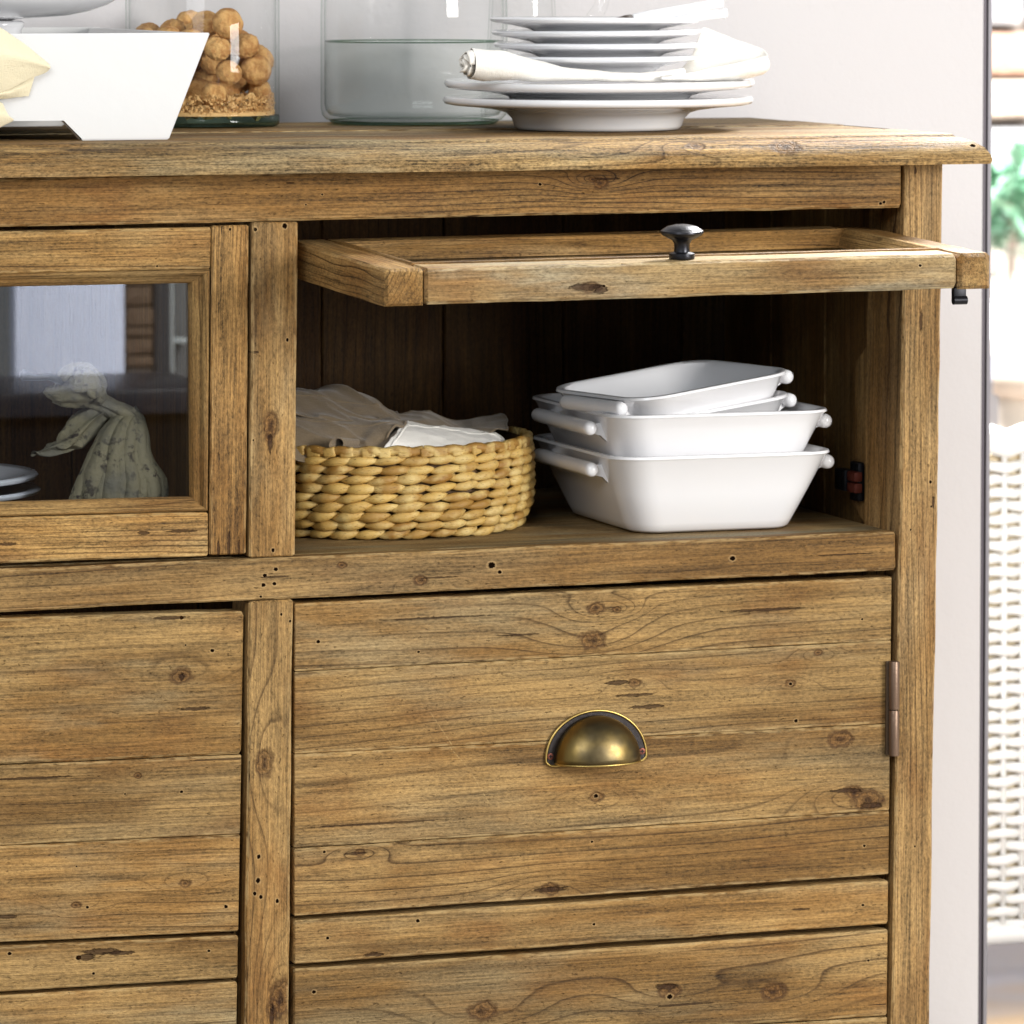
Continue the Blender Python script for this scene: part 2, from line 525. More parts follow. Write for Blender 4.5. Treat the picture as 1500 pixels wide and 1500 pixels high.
# ------------------------------------------------------------------ other materials
CERAMIC = simple('white_ceramic', (.90, .89, .905, 1), .16, spec=.55, coat=.5)
PLATEM = simple('white_porcelain', (.87, .87, .89, 1), .13, spec=.55, coat=.5)
WHITEPAINT = simple('white_paint', (.70, .695, .685, 1), .45, bump=(60, .0003))
IRON = simple('dark_iron', lin((52, 52, 56)), .34, .85, bump=(350, .0002))
BLACKM = simple('black_metal', lin((28, 28, 32)), .4, .7)
HINGEM = simple('bronze_hinge', lin((122, 100, 84)), .42, .75, bump=(300, .0002))
COPPER = simple('copper_screw', lin((120, 72, 60)), .4, .8)
RUST = simple('rusty_steel', lin((92, 40, 28)), .5, .5, bump=(250, .0006))


def m_brass(bright):
    m, t, b = newmat('antique_brass')
    g = t.n('ShaderNodeNewGeometry').outputs['Position']
    n_ = t.noise(g, 30, 2, .5)
    if bright: c = t.mix(n_, lin((205, 180, 110)), lin((170, 140, 80)))
    else: c = t.mix(t.ramp(n_, .38, .62), lin((98, 86, 62)), lin((136, 114, 66)))
    t.put(b.inputs['Base Color'], c); b.inputs['Metallic'].default_value = 1
    t.put(b.inputs['Roughness'], t.ramp(t.noise(g, 220, 3), .3, .7, .33, .42))
    pass
    return m


BRASS, BRASSRIM = m_brass(False), m_brass(True)
BRONZE = simple('dark_bronze', lin((62, 58, 58)), .36, .9, bump=(300, .0002))


def m_linen(name, col, thread=1500, var=.18):
    m, t, b = newmat(name)
    g = t.n('ShaderNodeNewGeometry').outputs['Position']
    a = t.noise(g, 1, 2, .6, (thread, thread * .12, thread * .2)); c2 = t.noise(g, 1, 2, .6, (thread * .1, thread * .3, thread))
    wv = t.m('ADD', a, c2)
    f = t.m('ADD', 1 - var, t.m('MULTIPLY', wv, var))
    cc = t.n('ShaderNodeCombineXYZ')
    for i in range(3): t.put(cc.inputs[i], f)
    t.put(b.inputs['Base Color'], t.mix(1.0, col, cc.outputs[0], 'MULTIPLY'))
    b.inputs['Roughness'].default_value = .85; b.inputs['Sheen Weight'].default_value = .25
    b.inputs['Specular IOR Level'].default_value = .2
    t.put(b.inputs['Normal'], t.bump(t.m('ADD', wv, t.m('MULTIPLY', t.noise(g, 60, 3), 2)), .0005, .8))
    return m


LINEN = m_linen('grey_linen', lin((122, 106, 84)), var=.35)
LINENW = m_linen('white_linen', lin((240, 235, 226)), var=.08)
SATIN = m_linen('cream_cloth', lin((233, 222, 190)), var=.07)


def m_glass(name, tint, edge=.018, rough=.0):
    m = bpy.data.materials.new(name); m.use_nodes = True
    t = NT(m.node_tree); m.node_tree.nodes.remove(m.node_tree.nodes['Principled BSDF'])
    tr = t.n('ShaderNodeBsdfTransparent'); gl = t.n('ShaderNodeBsdfGlossy')
    lw = t.n('ShaderNodeLayerWeight'); lw.inputs[0].default_value = .5
    t.put(tr.inputs[0], t.mix(t.ramp(lw.outputs['Facing'], .72, 1.0), tint[0], tint[1]))
    gl.inputs['Roughness'].default_value = rough
    f5 = t.m('POWER', lw.outputs['Facing'], 4.0)
    mx = t.n('ShaderNodeMixShader')
    t.put(mx.inputs[0], t.m('ADD', t.m('MULTIPLY', f5, .55), edge, clamp=True)); t.put(mx.inputs[1], tr.outputs[0]); t.put(mx.inputs[2], gl.outputs[0])
    t.put(m.node_tree.nodes['Material Output'].inputs[0], mx.outputs[0])
    return m


GLASS = m_glass('clear_glass', ((.997, .999, .998, 1), (.74, .82, .78, 1)))
GREENGLASS = m_glass('green_glass_base', ((.50, .62, .53, 1), (.12, .18, .14, 1)))
WATER = m_glass('water', ((.984, 1.0, .992, 1), (.88, .92, .90, 1)), edge=0)
PANE = m_glass('window_pane', ((.93, .95, .97, 1), (.8, .85, .9, 1)), edge=.12)
ACRYLIC = simple('milky_acrylic', (.9, .91, .93, 1), .12)
ACRYLIC.node_tree.nodes['Principled BSDF'].inputs['Alpha'].default_value = .62
#@@STRUCTURE

# ------------------------------------------------------------------ the setting: wall, floor, terrace
ZT = at(1040, 200, -.006).z            # top of the sideboard
ZS = at(700, 804, 0).z                 # shelf
DEPTH = .47
WY = .492
m_wall, t_, b_ = newmat('painted_wall')
g_ = t_.n('ShaderNodeNewGeometry').outputs['Position']
t_.put(b_.inputs['Base Color'], t_.mix(t_.noise(g_, 2.5, 3), lin((209, 205, 205)), lin((203, 199, 200))))
b_.inputs['Roughness'].default_value = .8
t_.put(b_.inputs['Normal'], t_.bump(t_.m('ADD', t_.noise(g_, 90, 4, .6), t_.m('MULTIPLY', t_.noise(g_, 14, 2), 2)), .0009, .6))
wx_top, wx_bot = at(1440.5, 0, WY).x, at(1432.5, 1500, WY).x
z_top, z_bot = at(1440, 0, WY).z, at(1440, 1500, WY).z
xw = lambda z: wx_bot + (wx_top - wx_bot) * (z - z_bot) / (z_top - z_bot)
vs = [(-2.6, WY, 0), (xw(0), WY, 0), (xw(2.6), WY, 2.6), (-2.6, WY, 2.6)]
vs += [(x, WY + .16, z) for x, y, z in vs]
tag(obj('wall', vs, [(0, 1, 2, 3), (4, 5, 6, 7), (1, 2, 6, 5), (3, 2, 6, 7), (0, 1, 5, 4)], m_wall, smooth=False), kind='structure')
m_floor = simple('dark_floor', (.17, .155, .135, 1), .6, bump=(20, .001))
tag(obj('floor', [(-3.5, -5, 0), (3.4, -5, 0), (3.4, WY + .16, 0), (-3.5, WY + .16, 0)], [(0, 1, 2, 3)], m_floor), kind='structure')

# dark metal door frame at the wall's end: three uprights with grooves
df = empty('terrace_door_frame', (xw(0), WY + .06, 0))
tag(df, 'thin dark grey metal door frame at the end of the pale wall', 'door frame')
PURPLE = simple('dark_frame', lin((66, 58, 66)), .45, .2)
SILVER = simple('silver_seal', lin((205, 210, 218)), .35, .3)
GREYF = simple('grey_frame', lin((128, 124, 130)), .5, .1)


def upright(name, px0, px1, mat, Y, dy, lean=8.0):
    a0, a1 = at(px0, 0, Y).x, at(px1, 0, Y).x
    b0, b1 = at(px0 - lean, 1500, Y).x, at(px1 - lean, 1500, Y).x
    za, zb = at(1440, 0, Y).z, at(1440, 1500, Y).z
    f = lambda a, b, z: b + (a - b) * (z - zb) / (za - zb)
    vv = []
    for z in (0.0, 2.5):
        x0, x1 = f(a0, b0, z), f(a1, b1, z)
        vv += [(x0, Y, z), (x1, Y, z), (x1, Y + dy, z), (x0, Y + dy, z)]
    return obj(name, vv, [(0, 1, 2, 3), (4, 5, 6, 7), (0, 1, 5, 4), (1, 2, 6, 5), (2, 3, 7, 6), (3, 0, 4, 7)], mat, df, smooth=False)


upright('outer_profile', 1440.6, 1445.2, PURPLE, WY + .004, .05)
upright('seal_strip', 1445.3, 1448.2, SILVER, WY + .01, .04)
upright('inner_profile', 1448.3, 1453.4, GREYF, WY + .004, .05)

# terrace outside
m_patio, t_, b_ = newmat('terrace_flags')
g_ = t_.n('ShaderNodeNewGeometry').outputs['Position']
t_.put(b_.inputs['Base Color'], t_.mix(t_.ramp(t_.noise(g_, 2.2, 3), .4, .6), lin((158, 160, 172)), lin((176, 150, 120))))
b_.inputs['Roughness'].default_value = .8
tag(obj('terrace', [(.2, WY + .17, -.02), (9, WY + .17, -.02), (9, 12, -.02), (.2, 12, -.02)], [(0, 1, 2, 3)], m_patio), kind='structure')
stone_mats = [simple('garden_stone', lin(c), .85, bump=(25, .01)) for c in ((168, 156, 148), (172, 138, 120), (156, 158, 162), (182, 170, 156))]
MORTAR = simple('mortar', lin((120, 114, 108)), .9)
gw = empty('garden_stone_wall', (3.6, 6.3, 0))
tag(gw, 'sunlit pale rubble stone wall beyond the terrace', 'stone wall')
obj('mortar_core', *boxm(1.6, 5.2, 6.32, 6.6, -.02, 2.4), MORTAR, gw, smooth=False)
rs = random.Random(3)
z = 0.0
while z < 1.35:
    h = rs.uniform(.10, .18); x = 1.9 + rs.uniform(0, .15)
    while x < 3.9:
        wd = rs.uniform(.16, .38)
        v_, f_ = boxm(x + .01, x + wd - .01, 6.27 + rs.uniform(-.015, .015), 6.34, z + .01, z + h - .01, .02)
        v_ = [V(p) + noise.noise_vector(V(p) * 9) * .012 for p in v_]
        obj('stone', v_, f_, rs.choice(stone_mats), gw, autosmooth=50)
        x += wd
    z += h


def leaf_mass(name, cx, cy, cz, rx, ry, rz, n, size, mats, parent, seed):
    r = random.Random(seed); groups = [([], []) for _ in mats]
    for _ in range(n):
        while True:
            p = V((r.uniform(-1, 1), r.uniform(-1, 1), r.uniform(-1, 1)))
            if p.length < 1: break
        p = V((cx + p.x * rx, cy + p.y * ry, cz + p.z * rz))
        d = V((r.gauss(0, 1), r.gauss(0, 1), r.gauss(0, .6))).normalized(); s = d.cross(V((r.gauss(0, 1), r.gauss(0, 1), 1))).normalized()
        L = size * r.uniform(.6, 1.3)
        vs, fs = groups[r.randrange(len(mats))]
        b = len(vs)
        vs += [p, p + d * L * .5 + s * L * .3, p + d * L, p + d * L * .5 - s * L * .3]
        fs.append((b, b + 1, b + 2, b + 3))
    for (vs, fs), m in zip(groups, mats):
        obj(name, vs, fs, m, parent, smooth=False)


LEAVES = [simple('leaf', lin(c), .5) for c in ((112, 156, 130), (140, 180, 156), (84, 124, 100))]
bush = empty('garden_bush', (2.75, 5.3, 0))
tag(bush, 'sunlit green garden bush in front of the stone wall', 'bush')
bc = at(1478, 285, 5.0)
leaf_mass('foliage', bc.x, 5.0, bc.z - .02, .30, .18, .09, 900, .06, LEAVES, bush, 5)
obj('stem', *tube([(bc.x, 5.0, 0), (bc.x + .02, 5.0, .3), (bc.x, 5.0, bc.z)], [.02, .015, .01], 8), simple('bark', lin((120, 104, 88)), .9), bush)
# pale feathery grass clump under the bush
gm = [simple('pale_grass', lin(c), .7) for c in ((226, 220, 214), (206, 208, 196))]
gc = at(1480, 375, 4.4)
gv, gf = [], []
rr = random.Random(9)
for _ in range(260):
    x0 = gc.x + rr.uniform(-.25, .25); y0 = 4.4 + rr.uniform(-.1, .1)
    h = gc.z + rr.uniform(-.02, .05); lx = rr.uniform(-.1, .1)
    b = len(gv)
    gv += [(x0 - .004, y0, 0), (x0 + .004, y0, 0), (x0 + lx * .4 + .003, y0 - .01, h * .6), (x0 + lx * .4 - .003, y0 - .01, h * .6), (x0 + lx, y0 - .03, h)]
    gf += [(b, b + 1, b + 2, b + 3), (b + 3, b + 2, b + 4)]
tag(obj('feather_grass', gv, gf, gm[0], smooth=False), 'pale feathery grass clump below the garden bush', 'grass', kind='stuff')

# low white terrace table
tY = 2.2
ta, tb = at(1440, 497, tY), at(1530, 497, tY)
tbl = empty('terrace_table', (ta.x, tY, 0))
tag(tbl, 'low white table out on the terrace beyond the door', 'table')
TW = simple('white_tabletop', (.82, .83, .86, 1), .4)
obj('table_top', *boxm(ta.x - .25, tb.x + .35, tY, tY + .75, ta.z - .022, ta.z, .004), TW, tbl, autosmooth=40)
obj('apron', *boxm(ta.x - .2, tb.x + .3, tY + .03, tY + .05, ta.z - .06, ta.z - .022, .002), simple('pale_blue_apron', lin((178, 186, 204)), .5), tbl, autosmooth=40)
GL = simple('grey_leg', lin((150, 152, 158)), .6)
for px in (1452, 1474):
    p = at(px, 560, tY + .08)
    obj('leg', *boxm(p.x - .02, p.x + .02, tY + .06, tY + .10, -.02, ta.z - .06, .003), GL, tbl, autosmooth=40)
tp = at(1496, 560, tY - .12)
pot = empty('terracotta_pot', (tp.x + .03, tY - .12, -.02))
tag(pot, 'pale terracotta pot beside the low terrace table', 'pot')
pz = at(1496, 548, tY - .12).z
obj('pot_body', *lathe([(.05, -.02), (.08, pz * .5), (.085, pz - .03), (.075, pz - .03), (.07, .05), (0, .05)], 24, tp.x + .06, tY - .12), simple('terracotta', lin((214, 204, 190)), .8), pot)
obj('pot_rim', *lathe([(.086, pz - .03), (.092, pz - .028), (.092, pz), (.084, pz), (.084, pz - .03)], 24, tp.x + .06, tY - .12, closed=True), simple('terracotta_rim', lin((190, 176, 160)), .8), pot)

# white wicker chair (back and side seen through the door)
cY = 1.0
c0, c1 = at(1437, 642, cY), at(1437, 1372, cY)
ch = empty('wicker_chair', (c1.x + .28, cY + .2, 0))
tag(ch, 'white woven wicker chair on the sunny terrace', 'chair')
WICK = simple('white_wicker', (.74, .73, .70, 1), .6)
WIN = simple('wicker_liner', lin((222, 204, 170)), .8)  # tan liner showing through the gaps of the weave
cw, rows, cxs = .62, 36, 0.022
zt_, zb_ = c0.z, max(c1.z, .03)
obj('back_liner', *boxm(c1.x - .06, c1.x - .06 + cw, cY + .012, cY + .02, zb_, zt_ - .02), WIN, ch, smooth=False)
ns = int(cw / cxs)
for k in range(ns + 1):
    x = c1.x - .06 + k * cxs
    obj('stake', *tube([(x, cY + .006, zb_), (x, cY + .006, zt_ - .01)], .0035, 6), WICK, ch)
for r_ in range(rows):
    z = zb_ + .008 + (zt_ - zb_ - .04) * r_ / (rows - 1)
    pts = []
    for k in range(ns * 2 + 1):
        x = c1.x - .06 + k * cxs / 2
        pts.append((x, cY + .006 + .006 * math.cos(math.pi * (k / 2 + r_)), z + .0012 * math.sin(k * 1.7 + r_)))
    obj('weave_row', *tube(pts, .0060, 6), WICK, ch)
obj('top_braid', *tube([(c1.x - .07 + k * .02, cY + .006, zt_ - .004 + .004 * math.sin(k * 2.2)) for k in range(34)], .016, 8), WICK, ch)
obj('base_braid', *tube([(c1.x - .07 + k * .02, cY + .006, zb_ - .002) for k in range(34)], .012, 8), WICK, ch)
for dx in (0.0, cw - .02):
    obj('leg', *tube([(c1.x - .05 + dx, cY + .02, -.02), (c1.x - .05 + dx, cY + .02, zb_ + .05)], .014, 8), WICK, ch)
    obj('leg', *tube([(c1.x - .05 + dx, cY + .5, -.02), (c1.x - .05 + dx, cY + .5, zb_ + .3)], .014, 8), WICK, ch)
obj('seat', *boxm(c1.x - .05, c1.x - .08 + cw, cY + .03, cY + .52, zb_ + .28, zb_ + .33, .012), WICK, ch, autosmooth=40)

# ------------------------------------------------------------------ the sideboard
sb = empty('sideboard', (at(750, 1500).x, .22, 0))
tag(sb, 'reclaimed wood sideboard with glazed flap doors and panelled lower doors', 'sideboard')
ZX = 0.0
# posts, stile, rails ------------------------------------------------
board('post', sb, [(1325.2, 232), (1383.4, 232), (1362.2, 1540), (1304.6, 1540)], th=.078, axis='v', n=22, jit=.0007, c=.0018,
      holes=[(1363, 706, 0.0012), (1364, 742, 0.0008), (1334, 776, 0.0008), (1340, 1240, 0.0008)], cuts=[(1349, 470, .009, .0016), (1367, 735, .006, .0012), (1341, 250, .003, .0012)], rings=170, grey=.45, contrast=1.05, gain=(.95, 0.915, 0.900), pith=.22, grit=1.15)
RT0, RT1, RB0, RB1 = (-60, 835.5), (1312, 777.6), (-60, 900.6), (1312.6, 836.6)
board('mid_rail', sb, [RT0, RT1, RB1, RB0], th=.014, n=20, jit=.0006, c=.0016,
      knots=[(616, 850, .0045), (500, 828, .003)],
      holes=[(720, 828, 0.0026), (732, 838, 0.0015), (404, 834, 0.0015), (388, 843, 0.0015), (386, 857, 0.0015), (402, 855, 0.0014), (1073, 818, 0.0020), (382, 874, 0.0010), (1246, 848, 0.0010)],
      cuts=[(400, 845, .014, .0008), (1240, 812, .03, .0007), (640, 846, .02, .0007)], rings=120, grey=.35, contrast=.75, gain=(.97, 0.935, 0.900))
sy = lambda x: lerp2(RT0, RT1, x) - .4
sb2 = lambda x: lerp2(RB0, RB1, x) + .4
board('centre_stile', sb, [(368.3, 325.5), (437, 325), (432.4, sy(432)), (364.8, sy(365))], Y=-.0012, th=.05, axis='v', n=12, jit=.0004, c=.0012,
      knots=[(397, 622, .0075), (394, 640, .004)], holes=[(421, 498, 0.0012), (371, 645, 0.0008), (417, 331, 0.0019), (374, 336, 0.0014), (400, 806, 0.0014)],
      cuts=[(396, 650, .008, .002), (373, 516, .001, .004)], rings=90, grey=.65, contrast=.6, gain=(.98, 0.945, 0.905))
board('lower_stile', sb, [(363.6, sb2(364)), (430.6, sb2(431)), (423.4, 1540), (357.8, 1540)], th=.05, axis='v', n=14, jit=.0005, c=.0018,
      knots=[(387, 1118, .0085), (412, 1462, .011), (400, 1478, .006)], holes=[(379, 1255, 0.0015), (378, 1290, 0.0018), (373, 1309, 0.0014), (382, 1314, 0.0014), (406, 1320, 0.0015), (412, 900, 0.0010), (425, 910, 0.0010)],
      cuts=[(398, 1490, .012, .002), (365, 1130, .01, .0008)], rings=95, grey=.4, contrast=.7, gain=(.98, 0.945, 0.900))
board('frieze', sb, [(-60, 262), (1320.4, 232), (1320.4, 305), (-60, 334.6)], Y=.0015, th=.03, n=20, jit=.0005, c=.0016,
      knots=[(880, 268, .005), (868, 263, .0025)], holes=[(791, 270, 0.0012), (1290, 298, 0.0012), (1295, 296, 0.0012), (472, 285, 0.0008), (448, 300, 0.0007)],
      cuts=[(425, 268, .004, .0008), (890, 262, .012, .0012)], rings=190, grey=.3, contrast=1.25, gain=(.98, 0.920, 0.850), pith=.25, grit=1.1)
# top ----------------------------------------------------------------
XR = at(1453, 240, -.03).x; XL = -.62
ZB = at(1453, 240, -.03).z
TH = ZT - ZB
prof = [(.0, .0), (.030, .0), (.0312, .0035), (.0300, .009), (.0262, .0150), (.0195, .0205), (.0125, .0236), (.0075, .0246), (.0062, .0262)]
prof = [(o, h * TH / .0275) for o, h in prof] + [(.004, TH)]
top = empty('worktop', (0, .2, ZT), sb)
xs = [XL + (XR - .031 - XL) * i / 40 for i in range(41)]
vs, gr = [], []
sd = 21.3
xpost = XR - .0312
for i, x in enumerate(xs + [None]):
    for (o, h) in prof:
        xx = (x if x is not None else xpost + o)
        jz = .0009 * noise.noise(V((xx * 14, h * 60, 3))) + .0005 * noise.noise(V((xx * 60, h * 200, 1)))
        jy = .0012 * noise.noise(V((xx * 18, h * 90, 7)))
        jz = jz if h > 0 else .0004 * noise.noise(V((xx * 20, 0, 0)))
        vs.append(V((xx, -o + jy, ZB + h + jz)))
m_ = len(prof)
nf = len(vs)
for i, x in enumerate(xs + [None]):     # back row of the front plank, top and bottom
    xx = x if x is not None else xpost + .004
    vs.append(V((xx, .118, ZT + .0006 * noise.noise(V((xx * 12, 5, 0))))))
for i, x in enumerate(xs + [None]):
    xx = x if x is not None else xpost + .03
    vs.append(V((xx, .118, ZB)))
N = len(xs) + 1
fs = grid_faces(N, m_)
for i in range(N - 1):
    fs.append((i * m_ + m_ - 1, (i + 1) * m_ + m_ - 1, nf + i + 1, nf + i))
    fs.append((nf + i, nf + i + 1, nf + N + i + 1, nf + N + i))
    fs.append((i * m_, (i + 1) * m_, nf + N + i + 1, nf + N + i))
fs.append(tuple((N - 1) * m_ + k for k in range(m_)) + (nf + N - 1, nf + N + N - 1))
fs.append(tuple(range(m_)) + (nf, nf + N))
gr = [(p.x - .0, p.z - ZT + p.y * .55, p.y * .8) for p in vs]
kn = lambda px, py, s: (at(px, py, -.02).x, at(px, py, -.02).z - ZT - .011, s)
mt = wood('wood', [kn(1150, 217, .010), kn(1020, 214, .006)], [kn(1422, 217, .0022)], rings=170, grey=1.0, contrast=.7, gain=(.96, 0.960, 0.960), grit=1.7,
          cuts=[kn(1040, 200, 0)[:2] + (.05, .0012), kn(838, 202, 0)[:2] + (.012, .001), kn(1250, 203, 0)[:2] + (.06, .001), kn(150, 215, 0)[:2] + (.04, .001), kn(420, 212, 0)[:2] + (.05, .001)])
obj('plank', vs, fs, mt, top, autosmooth=32, attrs={'grain': ('FLOAT_VECTOR', gr), 'gs': ('FLOAT', [sd] * len(vs))})
for y0, y1, dz in ((.1185, .235, -.0006), (.2355, .355, .0004), (.3555, DEPTH, .0)):
    boxboard('plank', top, XL, XR - .026, y0, y1, ZB + .002, ZT + dz, 'x', n=16, c=.0012, jit=.0004, grey=1.0, contrast=.6, rings=150, gain=(.90, .96, 1.06), grit=1.4)
# right end moulding of the back planks
vs = []
for y in (.1185, .2, .3, .4, DEPTH):
    for (o, h) in prof: vs.append(V((xpost + o * 1.0 + .0052, y, ZB + h - .0005)))
gr = [(p.y, p.z, p.x) for p in vs]
fs = grid_faces(5, m_) + [tuple(range(m_)), tuple(range(4 * m_, 5 * m_))]
obj('end_moulding', vs, fs, plainwood(grey=.9, contrast=.6), top, autosmooth=32, attrs={'grain': ('FLOAT_VECTOR', gr), 'gs': ('FLOAT', [9.1] * len(vs))})

# carcass inside ------------------------------------------------------
XP0 = at(1323, 440).x; XS1 = at(436, 440).x
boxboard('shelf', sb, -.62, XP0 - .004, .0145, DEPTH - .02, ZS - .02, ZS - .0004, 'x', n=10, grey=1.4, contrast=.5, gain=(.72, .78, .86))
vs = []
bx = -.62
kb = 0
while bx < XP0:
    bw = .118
    boxboard('back_board', sb, bx, min(bx + bw - .0002, XP0 + .02), DEPTH - .018, DEPTH - .004, .05, ZB - .004, 'z', n=5, grey=.3, contrast=.7, gain=(.20, .155, .10))  # low gain paints the shade of the cabinet interior into these boards
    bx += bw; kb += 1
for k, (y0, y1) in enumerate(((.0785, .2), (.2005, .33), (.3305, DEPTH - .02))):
    boxboard('side_board', sb, XP0 + .010, XP0 + .028, y0, y1, .05, ZB - .004, 'zx', n=5, grey=.3, contrast=.7, gain=(.5, .45, .38))  # gain lowered too, interior shade carried by the board colour
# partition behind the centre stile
boxboard('partition', sb, XS1 - .040, XS1 - .026, .052, DEPTH - .02, ZS + .001, ZB - .006, 'zx', n=4, grey=.3, contrast=.6, gain=(.4, .36, .3))  # dark gain, shade of the interior put into its colour as well
# thickened block on the post's inner face, with clipped corners
q = [(1276, 512), (1258, 540), (1256, 742), (1271, 767)]
def inner(px, py, X):
    d = ray(px, py); return CAM + d * ((X - CAM.x) / d.x)
pl = [inner(x, y, XP0 - .012) for x, y in q]
yfront = .001
pl = [V((XP0 - .0005, .0788, pl[0].z)), V((XP0 - .0005, .108, pl[1].z)), V((XP0 - .0005, .110, pl[2].z)), V((XP0 - .0005, .085, ZS)), V((XP0 - .0005, .0788, ZS))]
vs = pl + [p + V((.0100, 0, 0)) for p in pl]
nn = len(pl)
fs = [tuple(range(nn)), tuple(range(nn, 2 * nn))] + [(i, (i + 1) % nn, nn + (i + 1) % nn, nn + i) for i in range(nn)]
gr = [(p.z, p.y, p.x) for p in vs]
obj('corner_block', vs, fs, plainwood(grey=.3, contrast=.7, gain=(.8, .74, .66)), sb, smooth=False, attrs={'grain': ('FLOAT_VECTOR', gr), 'gs': ('FLOAT', [4.4] * len(vs))})
# rusty hinge cup on it
hc = inner(1262, 706, XP0 - .002)
hg = obj('flap_hinge', *boxm(hc.x - .006, hc.x + .001, hc.y - .006, hc.y + .014, hc.z - .017, hc.z + .018, .003), BLACKM, sb, autosmooth=40)
obj('hinge_arm', *boxm(hc.x - .012, hc.x - .002, hc.y + .010, hc.y + .034, hc.z - .009, hc.z + .010, .002), BLACKM, hg, autosmooth=40)
for dz in (-.009, .001):
    obj('hinge_knuckle', *boxm(hc.x - .011, hc.x - .003, hc.y - .010, hc.y + .008, hc.z + dz, hc.z + dz + .0088, .002), RUST, hg, autosmooth=40)

# lower doors -----------------------------------------------------------
pd = empty('panelled_door', at(860, 1100, .01), sb)
DY = .003
dl = lambda y: 431.8 - (y - 885) * .0022       # left edge
dr = lambda y: 1306.4 - (y - 845) * .0105      # right edge


def dplank(l0, r0, l1, r1, Y=DY, **k):
    return board('plank', pd, [(dl(l0), l0), (dr(r0), r0), (dr(r1), r1), (dl(l1), l1)], Y=Y, th=.020, n=18, **k)


DK = dict(c=.0007, jit=.00025)
dplank(883.5, 844.8, 984, 938, **DK, knots=[(873, 891, .0055), (868, 938, .0085), (903, 893, .003)], holes=[(466, 940, 0.0014), (613, 955, 0.0010), (1263, 907, 0.0009)],
       cuts=[(640, 905, .05, .0008), (1120, 893, .04, .0012), (760, 930, .02, .0008)], rings=125, grey=.75, contrast=.75, gain=(.99, 0.965, 0.920))
dplank(984, 938, 1105, 1060, **DK, Y=DY + .0003, knots=[(1198, 956, .003), (1158, 1001, .0035), (930, 1000, .004)], holes=[(1166, 1056, 0.0014), (1158, 1002, 0.0012)], scratches=[(628, 1040, 668, 1100)],
       cuts=[(905, 1000, .012, .0022), (950, 1035, .016, .002), (930, 1018, .018, .0014)], rings=120, grey=.85, contrast=.7, gain=(.99, 0.965, 0.920))
dplank(1105, 1060, 1243, 1187, **DK, Y=DY - .0002, knots=[(1231, 1083, .008), (874, 1167, .0045), (1270, 1172, .010), (1250, 1160, .006)], holes=[(873, 1166, 0.0016)], scratches=[(655, 1090, 688, 1128), (686, 1124, 722, 1186)],
       cuts=[(560, 1206, .07, .0009), (1240, 1158, .016, .0022), (1276, 1180, .012, .003)], rings=105, grey=.6, contrast=.7, gain=(.99, 0.960, 0.910))
dplank(1243, 1187, 1342, 1280.8, **DK, Y=DY + .0002, knots=[(527, 1249, .0035), (806, 1302, .006)], holes=[(475, 1248, 0.0011), (1266, 1239, 0.0011), (867, 1233, 0.0010)],
       cuts=[(806, 1303, .016, .0022), (520, 1250, .010, .0013)], rings=150, grey=.6, contrast=.8, gain=(.99, 0.960, 0.910))
dplank(1348.5, 1289, 1413, 1354, Y=DY - .001, c=.0012, jit=.0004, knots=[], holes=[(612, 1349, 0.0014), (870, 1354, 0.0011), (1264, 1326, 0.0011), (480, 1374, 0.0012), (1250, 1270, 0.0010)],
       cuts=[(1172, 1332, .008, .001), (548, 1398, .010, .0018)], rings=135, grey=.6, contrast=.7, gain=(.98, 0.955, 0.910))
dplank(1419, 1361, 1545, 1488, Y=DY - .0004, c=.0012, jit=.0004, knots=[(981, 1452, .007), (1134, 1453, .008), (706, 1481, .009)], holes=[(981, 1460, 0.0020), (1272, 1407, 0.0010), (460, 1453, 0.0014)],
       cuts=[(976, 1445, .010, .003), (1000, 1472, .03, .0008)], rings=100, grey=.7, contrast=.75, gain=(.99, 0.965, 0.915))
dplank(1546, 1489, 1640, 1580, Y=DY, **DK, rings=120, grey=.6, contrast=.7)
board('backing', pd, [(433, 895), (1300, 855), (1290, 1640), (433, 1640)], Y=.0235, th=.008, n=4, grey=.2, gain=(.5, .45, .4))

ld = empty('panelled_door', at(150, 1150, .01), sb)
ll = lambda y: -70
lr = lambda y: 357.5 - (y - 895) * .0175


def lplank(l0, r0, l1, r1, Y=DY, **k):     # l0: y at x=0, r0: y at the right edge
    e = lambda a, b, x: a + (b - a) * x / 354
    return board('plank', ld, [(-70, e(l0, r0, -70)), (lr(r0), r0), (lr(r1), r1), (-70, e(l1, r1, -70))], Y=Y, th=.020, n=10, **k)


lplank(904, 894, 1120.8, 1105.6, Y=DY, c=.0018, jit=.0006, knots=[(266, 990, .007)], holes=[(311, 953, 0.0014), (272, 945, 0.0007), (266, 905, 0.0015)],
       cuts=[(250, 905, .016, .0016), (286, 1038, .016, .0014), (266, 992, .002, .004)], rings=80, grey=1.0, contrast=.55, gain=(1.0, 0.980, 0.930))
lplank(1120.8, 1105.6, 1239, 1222, Y=DY + .0006, c=.0008, jit=.0003, knots=[(202, 1136, .0025)], holes=[(266, 1160, 0.0012), (183, 1163, 0.0007)], cuts=[(330, 1112, .03, .0009), (40, 1140, .04, .001)], rings=165, grey=.5, contrast=.8, gain=(.98, 0.950, 0.900))
lplank(1239, 1222, 1381, 1364.5, Y=DY + .0002, c=.0008, jit=.0003, knots=[(271, 1294, .0035), (112, 1326, .003)], holes=[(331, 1328, 0.0014), (128, 1329, 0.0011), (112, 1269, 0.0007)], cuts=[(8, 1343, .012, .0016)], rings=105, grey=.9, contrast=.75, gain=(.99, 0.960, 0.910))
